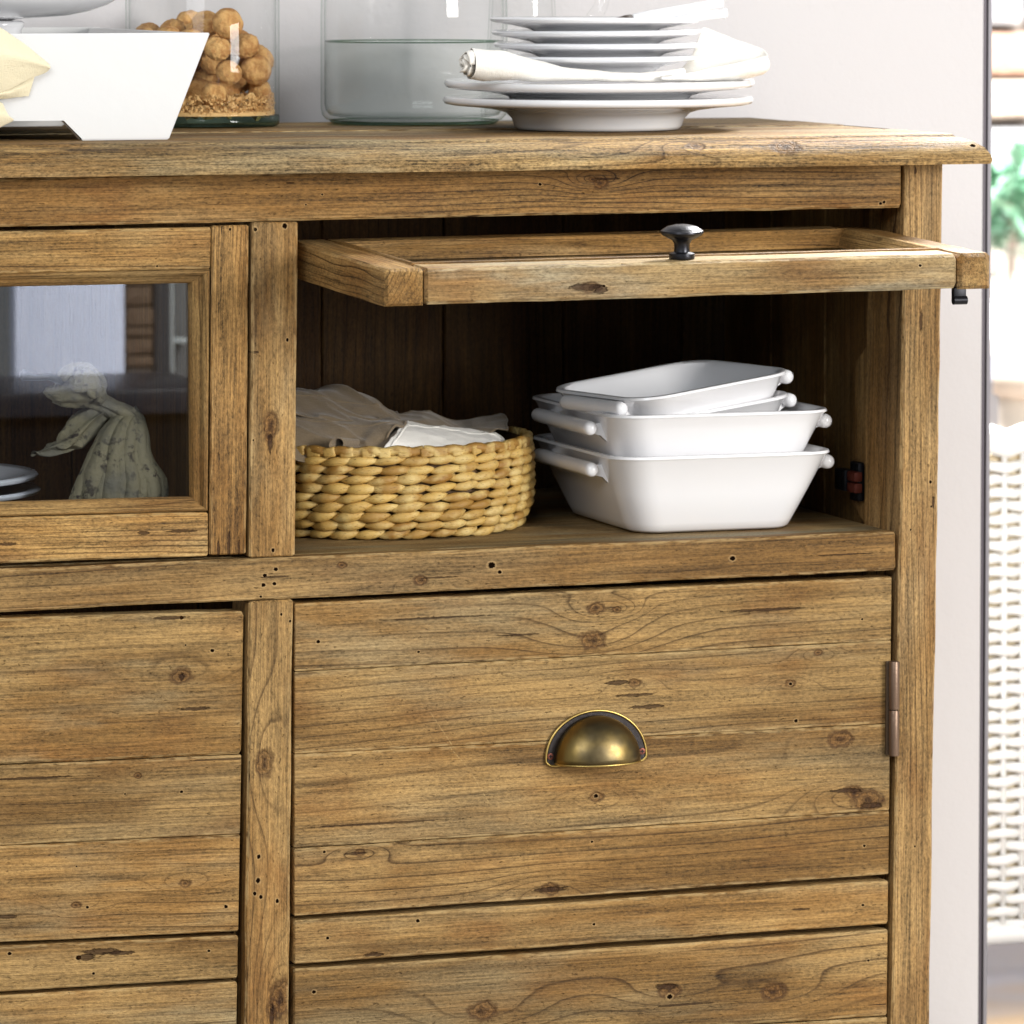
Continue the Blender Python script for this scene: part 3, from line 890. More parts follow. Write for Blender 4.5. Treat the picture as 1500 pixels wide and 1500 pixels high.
lplank(1385.5, 1369.5, 1453.5, 1433, Y=DY - .001, c=.0012, jit=.0004, knots=[], holes=[(115, 1403, 0.0019), (306, 1393, 0.0011), (137, 1426, 0.0011), (14, 1397, 0.0014)], cuts=[(150, 1394, .018, .0028), (125, 1402, .008, .003), (175, 1396, .014, .002)], rings=125, grey=.5, contrast=.7, gain=(.99, 0.960, 0.910))
lplank(1458, 1437.5, 1600, 1580, Y=DY - .0004, c=.0014, jit=.0004, rings=150, grey=1.0, contrast=.7, gain=(1.04, 1.02, .98))
board('backing', ld, [(-70, 915), (350, 905), (340, 1600), (-70, 1600)], Y=.0235, th=.008, n=4, grey=.2, gain=(.5, .45, .4))

# butt hinge on the right door
hx = at(1306, 1037, -.003)
def zpx(py): return at(1306, py, -.003).z
hinge = obj('butt_hinge', *boxm(at(1298, 1037).x, at(1309, 1037).x, -.0005, .0025, zpx(1106), zpx(969), .0008), simple('hinge_leaf', lin((92, 76, 60)), .5, .6), sb, autosmooth=40)
for a, b_ in ((969, 1039), (1040.5, 1107)):
    zz0, zz1 = zpx(b_), zpx(a)
    obj('knuckle', *lathe([(.0, zz0), (.0042, zz0), (.0046, zz0 + .001), (.0046, zz1 - .001), (.0042, zz1), (0, zz1)], 16, hx.x + .0022, -.0035), HINGEM, hinge, autosmooth=40)

# cup handle -------------------------------------------------------------
hcen = at(872.5, 1109, DY - .0005)
hcx, hcy, hcz = hcen
A_, B_ = .0455, .0402
cup = empty('cup_handle', hcen, sb)
tilt = 0.012     # follows the slightly rising planks
def hp(x, z, y): return V((hcx + x, hcy + y, hcz + z + x * .004))
def outline(a, b, k=40):
    pts = []
    for i in range(k + 1):
        th = math.pi * i / k
        x, z = a * math.cos(th), b * math.sin(th)
        pts.append((x, z))
    # rounded lower lobes
    lob = []
    for i in range(1, 7):
        th = math.pi + math.pi * .5 * i / 6
        lob.append((-a + .007 + .007 * math.cos(th), .007 * math.sin(th) * .75))
    rl = [(-x, z) for x, z in reversed(lob)]
    return pts + lob + rl
def plate_mesh(a, b, y0, y1):
    o = outline(a, b); n = len(o)
    vs = [hp(x, z, y0) for x, z in o] + [hp(x * .985, z * .985, y1) for x, z in o]
    return vs, [tuple(range(n, 2 * n)), tuple(range(n))] + [(i, (i + 1) % n, n + (i + 1) % n, n + i) for i in range(n)]
obj('back_plate', *plate_mesh(A_ - .0012, B_ - .0012, 0, -.0016), BRONZE, cup, autosmooth=40)
o = outline(A_ - .0004, B_ - .0004)
rimp = [hp(x, z, -.0014) for x, z in o]; rimp.append(rimp[0])
obj('rim', *tube(rimp, .00115, 6, caps=False), BRASSRIM, cup)
a2, b2, hh = .0375, .0388, .0275
vs = []; NU, NV = 14, 28
for i in range(NU + 1):
    rho = 1 - i / NU            # 1 at the plate, 0 at the lip centre
    pass
for i in range(NU + 1):
    el = math.pi / 2 * i / NU      # elevation over the lip plane
    for j in range(NV + 1):
        az = math.pi * j / NV
        x = a2 * math.cos(az) * math.cos(el); y = -hh * (math.sin(az) ** .8) * math.cos(el); z = b2 * math.sin(el)
        vs.append(hp(x, z - .003, y - .0016))
d_ = obj('dome', vs, grid_faces(NU + 1, NV + 1), BRASS, cup)
solid(d_, .0011, 0)
lip = [hp(a2 * math.cos(math.pi * j / 30), -.003, -hh * (math.sin(math.pi * j / 30) ** .8) - .0016) for j in range(31)]
obj('lip', *tube(lip, .0009, 6), BRASSRIM, cup)
for sx in (-1, 1):
    c_ = hp(sx * .0412, .0030, -.0016)
    vsx, fsx = lathe([(0, 0), (.0030, 0), (.0027, .0007), (.0016, .0009), (0, .0007)], 16)
    vsx = [V((c_.x + p[0], c_.y - p[2], c_.z + p[1])) for p in vsx]
    s_ = obj('screw', vsx, fsx, COPPER, cup, autosmooth=40)
    for (ax_, az_) in ((.0017, .0005), (.0005, .0017)):
        pass
    obj('screw_slot', *merge(boxm(c_.x - .0017, c_.x + .0017, c_.y - .00105, c_.y - .0004, c_.z - .0004, c_.z + .0004), boxm(c_.x - .0004, c_.x + .0004, c_.y - .00108, c_.y - .0004, c_.z - .0017, c_.z + .0017)), BLACKM, cup, smooth=False)

# glazed door, closed, on the left -----------------------------------------
gd = empty('glazed_door', at(150, 580, .01), sb)
GY = .001
GK = dict(c=.0012, jit=.0003)
board('stile', gd, [(310.5, 331), (365.2, 329.5), (361.2, 811.5), (306.2, 813.5)], Y=GY, th=.024, axis='v', n=12, **GK, rings=260, grey=.2, contrast=1.0, gain=(.90, .80, .68), pith=.3, grit=1.3,
      holes=[(337, 336, 0.0010)], cuts=[(350, 805, .012, .0009), (335, 800, .016, .0012), (320, 806, .010, .0014)])
board('rail', gd, [(-70, 340.5), (309.6, 332), (308.2, 394.2), (-70, 402.6)], Y=GY + .0004, th=.024, n=10, **GK, rings=170, grey=.5, contrast=1.1, gain=(1.0, 0.965, 0.890), pith=.3, grit=1.15, holes=[(230, 390, 0.0008)])
board('rail', gd, [(-70, 759), (305.2, 749.5), (305, 815), (-70, 828)], Y=GY + .0004, th=.024, n=10, **GK, rings=200, grey=.5, contrast=1.1, gain=(1.04, 1.000, 0.900), pith=-.3, grit=1.15, cuts=[(265, 778, .016, .0012), (210, 781, .006, .0016), (10, 797, .008, .0014)])


def moulding(parent, O0, O1, I0, I1, n=14):
    """mitred glazing bead from outer line O0-O1 (frame face) to inner line I0-I1 (glass)"""
    pr = [(0, .0022), (.06, -.0010), (.20, -.0022), (.36, -.0012), (.44, .0022), (.60, .0030), (.84, .0052), (.97, .0085), (1.0, .013)]
    vs, gr = [], []
    sd_ = random.random() * 40
    for i in range(n + 1):
        for s_, dy in pr:
            o_ = V(O0).lerp(V(O1), i / n); q_ = V(I0).lerp(V(I1), i / n)
            p = o_.lerp(q_, s_) + V((0, dy, 0))
            vs.append(p)
            L_ = (V(O1) - V(O0)).length
            gr.append((L_ * i / n, s_ * .02, dy))
    return obj('moulding', vs, grid_faces(n + 1, len(pr)), plainwood(rings=300, grey=.4, contrast=.75, gain=(1.0, 0.960, 0.890)), parent, autosmooth=50,
               attrs={'grain': ('FLOAT_VECTOR', gr), 'gs': ('FLOAT', [sd_] * len(vs))})


oTL, oTR, oBR, oBL = (-70, 402.6), (308, 394.6), (304.8, 749), (-70, 758.6)
iTL, iTR, iBR, iBL = (-70, 423), (281, 416), (283, 729), (-70, 739)
g3 = lambda p: at(p[0], p[1], GY)
moulding(gd, g3(oTL), g3(oTR), g3(iTL), g3(iTR))
moulding(gd, g3(oTR), g3(oBR), g3(iTR), g3(iBR))
moulding(gd, g3(oBL), g3(oBR), g3(iBL), g3(iBR))
pa, pb = at(-75, 405, .0125), at(305, 752, .0125)
obj('glass_pane', *boxm(pa.x, pb.x, .0128, .0158, pb.z, pa.z), PANE, gd, smooth=False)

# flap door, open and pushed part way in ------------------------------------
fl = empty('flap_door', at(1000, 420, -.1), sb)
PA, PB = at(563, 394.5, -.2), at(1453, 369.5, -.2)
droop = math.radians(1.9)
ex = (PB - PA).normalized(); eb = V((0, math.cos(droop), math.sin(droop)))   # eb: away from the viewer
en = ex.cross(eb).normalized()                                               # up
W_ = (PB - PA).length; LEN, FT, SW, RW = .272, .0298, .0335, .036
fp = lambda s, d, h=0: PA + ex * s + eb * d + en * h


def fboard(name, s0, s1, d0, d1, axis, h=0, th=FT, **k):
    return board3(name, fl, fp(s0, d1, h), fp(s1, d1, h), fp(s1, d0, h), fp(s0, d0, h), -en * th, axis, Y=-.2, **k)


fboard('stile', 0, SW, 0, LEN, 'v', n=10, c=.0022, jit=.0006, rings=260, grey=.5, contrast=.95, gain=(.95, .9, .82))
fboard('stile', W_ - .0305, W_, 0, LEN, 'v', h=-.0004, n=10, c=.0032, jit=.0008, rings=200, grey=.95, contrast=.9, gain=(.92, .9, .86))


# front rail: built with its visible long edge as the face so that the knot can sit on it
frail = board3('rail', fl, fp(SW + .0006, 0, 0), fp(W_ - .0312, 0, 0), fp(W_ - .0312, 0, -FT), fp(SW + .0006, 0, -FT), eb * RW, 'h', n=18, c=.0024, jit=.0005, Y=-.2,
               knots=[(866, 421, .0052), (876, 421, .003)], holes=[(1348, 389, 0.0011), (885, 419, 0.0011)], cuts=[(858, 421, .014, .0032), (880, 424, .006, .0036)], rings=120, grey=1.3, contrast=.5, gain=(1.20, 1.32, 1.58), grit=.9)
fboard('rail', SW + .0006, W_ - .0312, LEN - RW, LEN, 'h', n=12, c=.0012, rings=250, grey=.5, gain=(.95, .9, .82))


def fmould(a0, a1, b0, b1):
    pr = [(0, -.0024), (.08, .0006), (.22, .0014), (.38, .0004), (.46, -.0030), (.62, -.0040), (.86, -.0070), (.98, -.0100), (1.0, -.0145)]
    vs, gr = [], []
    for i in range(13):
        for s_, dh in pr:
            p = V(a0).lerp(V(a1), i / 12).lerp(V(b0).lerp(V(b1), i / 12), s_) + en * dh
            vs.append(p); gr.append(((V(a1) - V(a0)).length * i / 12, s_ * .02, dh))
    obj('moulding', vs, grid_faces(13, len(pr)), plainwood(rings=300, grey=.4, contrast=.75, gain=(1.0, 0.960, 0.890)), fl, autosmooth=50,
        attrs={'grain': ('FLOAT_VECTOR', gr), 'gs': ('FLOAT', [random.random() * 40] * len(vs))})


MWD = .013
s0, s1, d0, d1 = SW, W_ - .0305, RW, LEN - RW
fmould(fp(s0, d1), fp(s1, d1), fp(s0 + MWD, d1 - MWD), fp(s1 - MWD, d1 - MWD))
fmould(fp(s0, d0), fp(s1, d0), fp(s0 + MWD, d0 + MWD), fp(s1 - MWD, d0 + MWD))
fmould(fp(s0, d0), fp(s0, d1), fp(s0 + MWD, d0 + MWD), fp(s0 + MWD, d1 - MWD))
fmould(fp(s1, d0), fp(s1, d1), fp(s1 - MWD, d0 + MWD), fp(s1 - MWD, d1 - MWD))
vs = [fp(s0, d0, -.015), fp(s1, d0, -.015), fp(s1, d1, -.015), fp(s0, d1, -.015)]
vs += [p - en * .003 for p in vs]
FPANE = m_glass('flap_pane', ((.80, .83, .85, 1), (.6, .65, .7, 1)), edge=.05)
obj('glass_pane', vs, [(0, 1, 2, 3), (4, 5, 6, 7), (0, 1, 5, 4), (1, 2, 6, 5), (2, 3, 7, 6), (3, 0, 4, 7)], FPANE, fl, smooth=False)
# knob standing on the front rail
kx = at(1000, 376, -.2 + .018)
ks = (kx - PA).dot(ex)
kp = fp(ks, .020, 0)
prof_k = [(0, 0), (.0103, 0), (.0106, .0012), (.0104, .0042), (.0082, .0050), (.0066, .0056), (.0062, .0085), (.0063, .0120), (.0080, .0150), (.0120, .0170), (.0160, .0192), (.0176, .0212), (.0174, .0226), (.0164, .0232), (.0155, .0240), (.0120, .0262), (.0060, .0276), (0, .0280)]
v_, f_ = lathe(prof_k, 40)
v_ = [kp + ex * p[0] + eb * p[1] + en * p[2] for p in v_]
obj('knob', v_, f_, IRON, fl, autosmooth=45)
# small rolled catch under the right end
cp = at(1406, 424, -.2 + .006)
pts = [V((cp.x + .0015, cp.y, cp.z + .002)), V((cp.x + .001, cp.y, cp.z - .004)), V((cp.x - .0005, cp.y, cp.z - .0095)), V((cp.x - .004, cp.y - .001, cp.z - .0115))]
ct = obj('catch', *boxm(cp.x - .0062, cp.x + .0052, cp.y - .002, cp.y + .004, cp.z - .010, cp.z + .0015, .0016), BLACKM, fl, autosmooth=40)
obj('catch_roll', *tube([(cp.x - .0064, cp.y - .001, cp.z - .0088), (cp.x + .0054, cp.y - .001, cp.z - .0088)], .0036, 14), BLACKM, fl, autosmooth=40)
for s_ in (-.004, W_ + .001):
    obj('pivot_pin', *tube([fp(s_, LEN - .01, -.012), fp(s_ + .003, LEN - .01, -.012)], .003, 8), BLACKM, fl)

# ------------------------------------------------------------------ things on the shelf
# woven basket
m_straw, t_, b_ = newmat('water_hyacinth')
oi = t_.n('ShaderNodeObjectInfo').outputs['Random']
tc = t_.n('ShaderNodeNewGeometry').outputs['Position']
st = t_.noise(tc, 1, 3, .6, (260, 260, 1500))
c_ = t_.mix(oi, lin((210, 174, 98)), lin((154, 112, 50)))
c_ = t_.mix(t_.ramp(t_.noise(tc, 55, 3), .42, .68), c_, lin((214, 186, 120)))
c_ = t_.mix(t_.ramp(st, .56, .72), c_, lin((128, 92, 40)))
t_.put(b_.inputs['Base Color'], c_); b_.inputs['Roughness'].default_value = .42
b_.inputs['Specular IOR Level'].default_value = .45
t_.put(b_.inputs['Normal'], t_.bump(st, .0008, .8))
bf = atz(572, 791, ZS)
RTOP = .135
a_ = math.atan2(ray(778, 649).x, ray(778, 649).y)
BC = V((0, bf.y + RTOP - .012, ZS))
BC.x = at(779, 649, BC.y).x - RTOP / math.cos(a_)
ZR = at(560, 660, BC.y - RTOP).z
bk = empty('wicker_basket', BC)
tag(bk, 'low round basket woven of golden plant fibre, holding the napkins', 'basket')
NR = 9
rowz = lambda r: ZS + .0005 + (ZR - ZS - .0065) * (r + .5) / NR
radz = lambda z: RTOP - .004 - .010 * max(0, 1 - (z - ZS) / .030) ** 1.8 + .0015 * math.sin((z - ZS) * 40)


def spindle(R, z, L, h, d, slant, sd):
    vs = []; nu, nv = 11, 8
    for i in range(nu):
        s = -1 + 2 * i / (nu - 1)
        prof_ = max(.05, (1 - abs(s) ** 1.9)) ** .85
        ang = s * L / 2 / R
        for k in range(nv):
            a = 2 * math.pi * k / nv
            zz = z + slant * s + h / 2 * prof_ * math.sin(a) * (1 + .12 * noise.noise(V((s * 2, a, sd))))
            rr_ = R + d * prof_ * math.cos(a) + .0016 * (1 - s * s) - .0022 * s * s + .0006 * noise.noise(V((s * 3, a * 2, sd + 5)))
            vs.append((rr_ * math.sin(ang), -rr_ * math.cos(ang), zz - ZS))
    return vs, grid_faces(nu, nv, closed_v=True) + [tuple(range(nv)), tuple(range((nu - 1) * nv, nu * nv))]


rest = ([], [])
NC = 36
camang = math.atan2(CAM.x - BC.x, -(CAM.y - BC.y))     # direction of the camera, from -y
rb = random.Random(11)
for r in range(NR):
    R_ = radz(rowz(r)); hr = (ZR - ZS - .0065) / NR
    variants = []
    for k in range(4):
        v_, f_ = spindle(R_, rowz(r), 2 * math.pi * R_ / NC * rb.uniform(1.30, 1.52), hr * rb.uniform(1.02, 1.34), .0050, rb.uniform(.0006, .0030), k * 7 + r)
        me = bpy.data.meshes.new('strand'); me.from_pydata(v_, [], f_); me.materials.append(m_straw)
        me.polygons.foreach_set('use_smooth', [True] * len(me.polygons)); variants.append((me, v_, f_))
    for k in range(NC):
        th = 2 * math.pi * (k + (r % 2) * .22 + r * .09 + rb.uniform(-.09, .09)) / NC
        dd = (th - camang + math.pi) % (2 * math.pi) - math.pi
        me, v_, f_ = rb.choice(variants)
        jz = rb.uniform(-.0008, .0008)
        if abs(dd) < 1.62:
            o = bpy.data.objects.new('strand', me); sc.collection.objects.link(o); o.parent = bk
            o.rotation_euler.z = th; o.location.z = jz
        else:
            b0 = len(rest[0]); M_ = Matrix.Rotation(th, 3, 'Z')
            rest[0].extend([M_ @ V(p) for p in v_]); rest[1].extend([tuple(i + b0 for i in q_) for q_ in f_])
o = obj('weave_behind', *rest, m_straw); o.parent = bk; o['kind'] = 'stuff'
STRAWIN = simple('basket_lining', lin((84, 58, 26)), .7, bump=(200, .002))
o = obj('lining', *lathe([(0, .001), (RTOP - .022, .001), (RTOP - .018, .005), (RTOP - .0075, .03), (RTOP - .0055, ZR - ZS - .003), (RTOP - .009, ZR - ZS - .002), (RTOP - .012, .03), (RTOP - .024, .008), (0, .005)], 64), STRAWIN); o.parent = bk
pts = []
for k in range(181):
    a = 2 * math.pi * k / 180
    rr_ = RTOP - .0035 + .0012 * math.sin(a * 34)
    pts.append((rr_ * math.sin(a), -rr_ * math.cos(a), ZR - ZS - .002 + .0010 * math.sin(a * 34 + 1) + .0012 * noise.noise(V((math.cos(a) * 3, math.sin(a) * 3, 0)))))
o = obj('rim', *tube(pts, .0042, 8, caps=False), m_straw); o.parent = bk
wrapme = None
for k in range(52):
    a = 2 * math.pi * k / 52 + rb.uniform(-.02, .02)
    dd = (a - camang + math.pi) % (2 * math.pi) - math.pi
    if abs(dd) > 2.2: continue
    if wrapme is None:
        v_, f_ = boxm(-.0060, .0060, -.0046, .0046, -.0056, .0046, .0020)
        wrapme = bpy.data.meshes.new('rim_wrap'); wrapme.from_pydata([tuple(p) for p in v_], [], f_); wrapme.materials.append(m_straw)
        wrapme.polygons.foreach_set('use_smooth', [True] * len(wrapme.polygons))
    o = bpy.data.objects.new('rim_wrap', wrapme); sc.collection.objects.link(o); o.parent = bk
    o.location = ((RTOP - .0035) * math.sin(a), -(RTOP - .0035) * math.cos(a), ZR - ZS - .0025)
    o.rotation_euler = (0, rb.uniform(-.25, .05), a); o.scale = (rb.uniform(.8, 1.15), .92, .84)


def cloth(name, rows, mat, label, cat='napkin', group=None, th=.0012, wr=.0016, ws=38, nu=44, nv=60, parent=None, seed=1, hems=()):
    rows = [[at(x, y, Y) for x, y, Y in r] for r in rows]
    v_, f_ = loft(rows, nu, nv, wr, ws, seed)
    o = obj(name, v_, f_, mat, parent)
    solid(o, th, 0, 1)
    for kind_, i_ in hems:
        line = v_[i_ * nv:(i_ + 1) * nv] if kind_ == 'row' else v_[i_::nv]
        obj('hem', *tube(line, .00135, 6), mat, o)
    if label: tag(o, label, cat, group)
    return o


cloth('linen_napkin', [[(395, 640, .262), (437, 622, .262), (480, 618, .262), (520, 622, .262), (560, 636, .262), (600, 645, .26)],
                       [(395, 590, .235), (437, 580, .235), (480, 575, .235), (520, 580, .235), (560, 600, .235), (600, 628, .235)],
                       [(395, 578, .205), (437, 573, .205), (500, 576, .205), (545, 584, .205), (574, 607, .205), (612, 630, .205)],
                       [(395, 596, .175), (437, 596, .175), (490, 604, .175), (540, 612, .175), (590, 622, .175), (625, 640, .175)],
                       [(395, 612, .155), (437, 612, .155), (490, 622, .155), (540, 628, .155), (590, 640, .155), (620, 652, .155)]], LINEN,
      'rumpled grey linen napkin heaped highest at the back of the basket', seed=2, wr=.0042, ws=26, hems=[('row', 26), ('col', 52)])
cloth('linen_napkin', [[(540, 640, .26), (590, 632, .26), (630, 628, .26), (670, 634, .26), (705, 630, .26), (735, 624, .255)],
                       [(550, 612, .225), (600, 607, .225), (628, 606, .225), (668, 619, .225), (700, 614, .225), (732, 607, .225)],
                       [(560, 622, .19), (605, 617, .19), (640, 618, .19), (675, 627, .19), (705, 622, .19), (743, 616, .19)],
                       [(570, 640, .155), (610, 638, .155), (650, 640, .155), (690, 640, .155), (715, 636, .155), (742, 630, .16)]], LINEN,
      'flat grey linen napkin with its square corner at the basket\'s right rim', seed=5, wr=.003, ws=30, hems=[('row', 16), ('col', 59)])
cloth('linen_napkin', [[(395, 600, .18), (437, 603, .18), (490, 611, .175), (530, 616, .17), (570, 616, .165), (592, 621, .16)],
                       [(395, 612, .155), (437, 612, .155), (490, 619, .15), (530, 622, .145), (562, 619, .142), (590, 623, .142)],
                       [(395, 634, .135), (437, 632, .132), (490, 643, .128), (525, 651, .125), (545, 640, .125), (575, 629, .13)],
                       [(395, 650, .12), (437, 656, .118), (490, 662, .116), (525, 668, .114), (545, 662, .115), (565, 650, .12)],
                       [(395, 672, .110), (437, 676, .110), (490, 680, .108), (525, 682, .108), (545, 680, .11), (560, 672, .115)]], LINEN,
      'folded grey linen napkin drooping over the basket\'s front rim', seed=9, wr=.0030, ws=28, hems=[('row', 0), ('row', 12), ('col', 59)])
# rolled hem of the front napkin
rp = at(494, 651, .100)
rows = []
for i in range(9):
    f = i / 8
    c0_ = rp + V((.030 * f, .030 * f, -.004 * f))
    row = []
    for k in range(26):
        a = -2.1 + k / 25 * 8.2
        r_ = (.0032 + .0054 * k / 25) * (1 - .25 * f)
        row.append(c0_ + V((r_ * math.cos(a) * 1.15, 0, r_ * math.sin(a))) + V((.34 * 0, 0, 0)))
    rows.append(row)
v_ = [p for r_ in rows for p in r_]
o = obj('rolled_napkin', v_, grid_faces(9, 26), LINEN)
solid(o, .0011, 0, 1)
tag(o, 'small rolled linen napkin with a dark spiral end at the basket\'s front rim', 'napkin')
wn = cloth('embroidered_napkin', [[(590, 619, .175), (640, 625, .172), (690, 632, .168), (722, 635, .165), (738, 645, .160)],
                       [(588, 624, .150), (640, 629, .148), (690, 636, .146), (726, 639, .146), (741, 650, .146)],
                       [(580, 636, .125), (635, 641, .123), (690, 646, .122), (728, 646, .125), (739, 652, .13)],
                       [(566, 650, .110), (630, 655, .108), (690, 656, .109), (722, 652, .115), (735, 654, .122)],
                       [(556, 668, .104), (625, 672, .103), (690, 668, .104), (715, 660, .110), (728, 656, .118)]], LINENW,
      'white folded napkin with an embroidered edge lying across the basket front', wr=.0020, seed=4, hems=[('col', 3), ('row', 10)])
cloth('fold', [[(590, 620, .174), (588, 624, .150), (580, 636, .125), (556, 664, .104)],
               [(580, 626, .168), (574, 634, .145), (562, 646, .122), (545, 666, .106)],
               [(566, 640, .160), (558, 646, .14), (548, 656, .12), (532, 668, .108)]], LINEN, None, parent=wn, wr=.0005, nu=14, nv=20)


# baking dishes
def rrect(a, b, r, n=7):
    pts = []
    for cx_, cy_, a0 in ((a - r, -b + r, -90), (a - r, b - r, 0), (-a + r, b - r, 90), (-a + r, -b + r, 180)):
        for k in range(n + 1):
            th = math.radians(a0 + 90 * k / n)
            pts.append((cx_ + r * math.cos(th), cy_ + r * math.sin(th)))
    return pts


def dish(label, loc, W, D, H, flare, rz=0.0, ry=0.0, hl=.115, out=.0120):
    e = bpy.data.objects.new('baking_dish', None); sc.collection.objects.link(e)
    e.empty_display_size = .02
    e.location = loc; e.rotation_euler = (0, ry, rz)
    tag(e, label, 'baking dish', 'stacked white baking dishes')
    secs = [(-.012, .0006, .014), (-.004, .0, .022), (-.0006, .0022, .025), (flare * .1, H * .12, .028), (flare * .5, H * .5, .030), (flare * .93, H * .93, .032), (flare + .0006, H - .0026, .032), (flare, H - .0005, .032),
            (flare - .0028, H, .030), (flare - .0064, H - .0014, .028), (flare - .0082, H - .006, .026), (flare * .5 - .0082, H * .5, .024), (flare * .12 - .0084, H * .15, .02), (-.012, .0072, .016)]
    a0, b0 = W / 2 - flare, D / 2 - flare
    vs = []; n_ = 0
    for ex_, z_, r_ in secs:
        p = rrect(a0 + ex_, b0 + ex_, max(r_, .004)); n_ = len(p)
        vs += [(x, y, z_) for x, y in p]
    fs = grid_faces(len(secs), n_, closed_v=True) + [tuple(range(n_)), tuple(range((len(secs) - 1) * n_, len(secs) * n_))]
    o = obj('dish_body', vs, fs, CERAMIC, autosmooth=50); o.parent = e
    zh = H * .80
    wx = a0 + flare * .8
    for s in (-1, 1):
        xb = s * (wx + out)
        r_ = .0064
        path = [(xb, -hl / 2, zh), (xb, -hl / 2 + .001, zh)] + [(xb, -hl / 2 + hl * k / 8, zh) for k in range(1, 8)] + [(xb, hl / 2 - .001, zh), (xb, hl / 2, zh)]
        path = [(xb, -hl / 2 - .0048, zh), (xb, -hl / 2 - .0042, zh), (xb, -hl / 2 - .002, zh)] + path[1:-1] + [(xb, hl / 2 + .002, zh), (xb, hl / 2 + .0042, zh), (xb, hl / 2 + .0048, zh)]
        rad = [.0008, .0038, .0058] + [r_] * (len(path) - 6) + [.0058, .0038, .0008]
        bar = tube(path, rad, 14)
        webs = []
        for yy in (-hl / 2 + .004, hl / 2 - .012):
            x_in = lambda z: s * (a0 + flare * z / H - .002)
            wv = []
            for y_ in (yy, yy + .008):
                wv += [(xb, y_, zh + .003), (x_in(zh + .004), y_, zh + .004), (x_in(zh - .021), y_, zh - .021), (x_in(zh - .012) + s * .0022, y_, zh - .012), (x_in(zh - .007) + s * .0055, y_, zh - .007), (xb, y_, zh - .0042)]
            webs.append((wv, [tuple(range(6)), tuple(range(6, 12))] + [(i_, (i_ + 1) % 6, 6 + (i_ + 1) % 6, 6 + i_) for i_ in range(6)]))
        hd = obj('handle', *merge(bar, *webs), CERAMIC, autosmooth=60); hd.parent = e; hd.location.y = -.008
    return e


d_front = atz(1045, 779, ZS)
flr = .028
d1c = V((at(1043, 779, d_front.y + .012).x, d_front.y + .092, ZS + .0005))
dish('largest white baking dish at the bottom of the stack', d1c, .206, .240, .069, flr, hl=.136)
dish('white baking dish nested second from the bottom of the stack', d1c + V((-.001, .002, .0355)), .205, .239, .069, flr, hl=.136)
d4 = at(985, 590, d1c.y - .029)
rz4, ry4 = math.radians(14), math.radians(-6.5)
dish('small tilted white dish just under the topmost dish', V((d4.x + .012, d1c.y - .022, at(985, 618, d1c.y).z - .025)), .160, .150, .046, .020, rz4 * .8, ry4, .085, .008)
dish('topmost small white dish of the stack, empty and tilted', V((d4.x + .004, d1c.y - .026, at(985, 602, d1c.y).z - .0145)), .168, .154, .046, .020, rz4, ry4, .085, .008)

# ------------------------------------------------------------------ behind the glazed door
m_orn, t_, b_ = newmat('distressed_plaster')
g_ = t_.n('ShaderNodeNewGeometry').outputs['Position']
c_ = t_.mix(t_.ramp(t_.noise(g_, 120, 4, .65), .53, .66), lin((132, 122, 94)), lin((52, 40, 30)))
c_ = t_.mix(t_.ramp(t_.noise(g_, 30, 3), .4, .7), c_, lin((112, 106, 90)))
t_.put(b_.inputs['Base Color'], c_); b_.inputs['Roughness'].default_value = .8
t_.put(b_.inputs['Normal'], t_.bump(t_.noise(g_, 160, 4, .6), .003, .8))
OY = .065
orn = empty('carved_ornament', at(168, 800, OY))
tag(orn, 'weathered carved ornament with draped folds and beaked head behind the glass', 'ornament')


def sections(secs, flutes, amp, n=44, seed=0):
    vs = []
    for i, (px, py, rx, ry) in enumerate(secs):
        px_, py_ = 165 + (px - 165) * 1.06, 800 + (py - 800) * 1.03
        c0_ = at(px_, py_, OY)
        rx, ry = rx * 1.18, ry * 1.1
        for k in range(n):
            a = 2 * math.pi * k / n
            m__ = 1 + amp * math.cos(flutes * a + i * .35) + .10 * noise.noise(V((math.cos(a) * 2, math.sin(a) * 2, i * .6 + seed)))
            vs.append(c0_ + V((rx * m__ * math.cos(a), ry * m__ * math.sin(a), .002 * math.cos(flutes * a))))
    return vs, grid_faces(len(secs), n, closed_v=True) + [tuple(range(n)), tuple(range((len(secs) - 1) * n, len(secs) * n))]


def interp(secs, m):
    return [tuple(p) + (0,) * 0 for p in [(q.x, q.y, z_[0], z_[1]) for q, z_ in zip(catmull([V((s[0], s[1], 0)) for s in secs], m), [(p.x, p.y) for p in catmull([V((s[2], s[3], 0)) for s in secs], m)])]]


obj('core', *sections(interp([(166, 800, .020, .012), (166, 745, .018, .011), (172, 700, .015, .010), (180, 660, .013, .009), (184, 630, .012, .009), (180, 604, .009, .008)], 22), 7, .10), m_orn, orn)
folds = []
for k in range(9):
    t = k / 8
    x1 = 104 + 118 * t
    path = [at(188 + 16 * t, 600 + 10 * t, OY - .004), at(172 + 38 * t - 14 * (1 - t), 628 + 6 * t, OY - .012 - .006 * math.sin(3.1 * t)), at(138 + 76 * t, 668 + 4 * t, OY - .016 - .008 * math.sin(3.1 * t)),
            at(x1 + 14, 715, OY - .018 - .008 * math.sin(3.1 * t)), at(x1 + (6 if k % 2 else -4), 772 + 8 * (k % 3), OY - .016 - .006 * math.sin(3.1 * t)), at(x1 + 2, 800, OY - .012)]
    pts_ = catmull(path, 26)
    rad = [(.0030 + (.0034 + .0026 * (k % 2)) * math.sin(math.pi * min(1, i / 25 * .62 + .06))) * (1 + .16 * noise.noise(V((i * .35, k * 3.1, 0)))) for i in range(26)]
    folds.append(tube(pts_, rad, 10))
obj('drapery', *merge(*folds), m_orn, orn)
hcn = at(116, 570, OY - .004)
vs_ = []
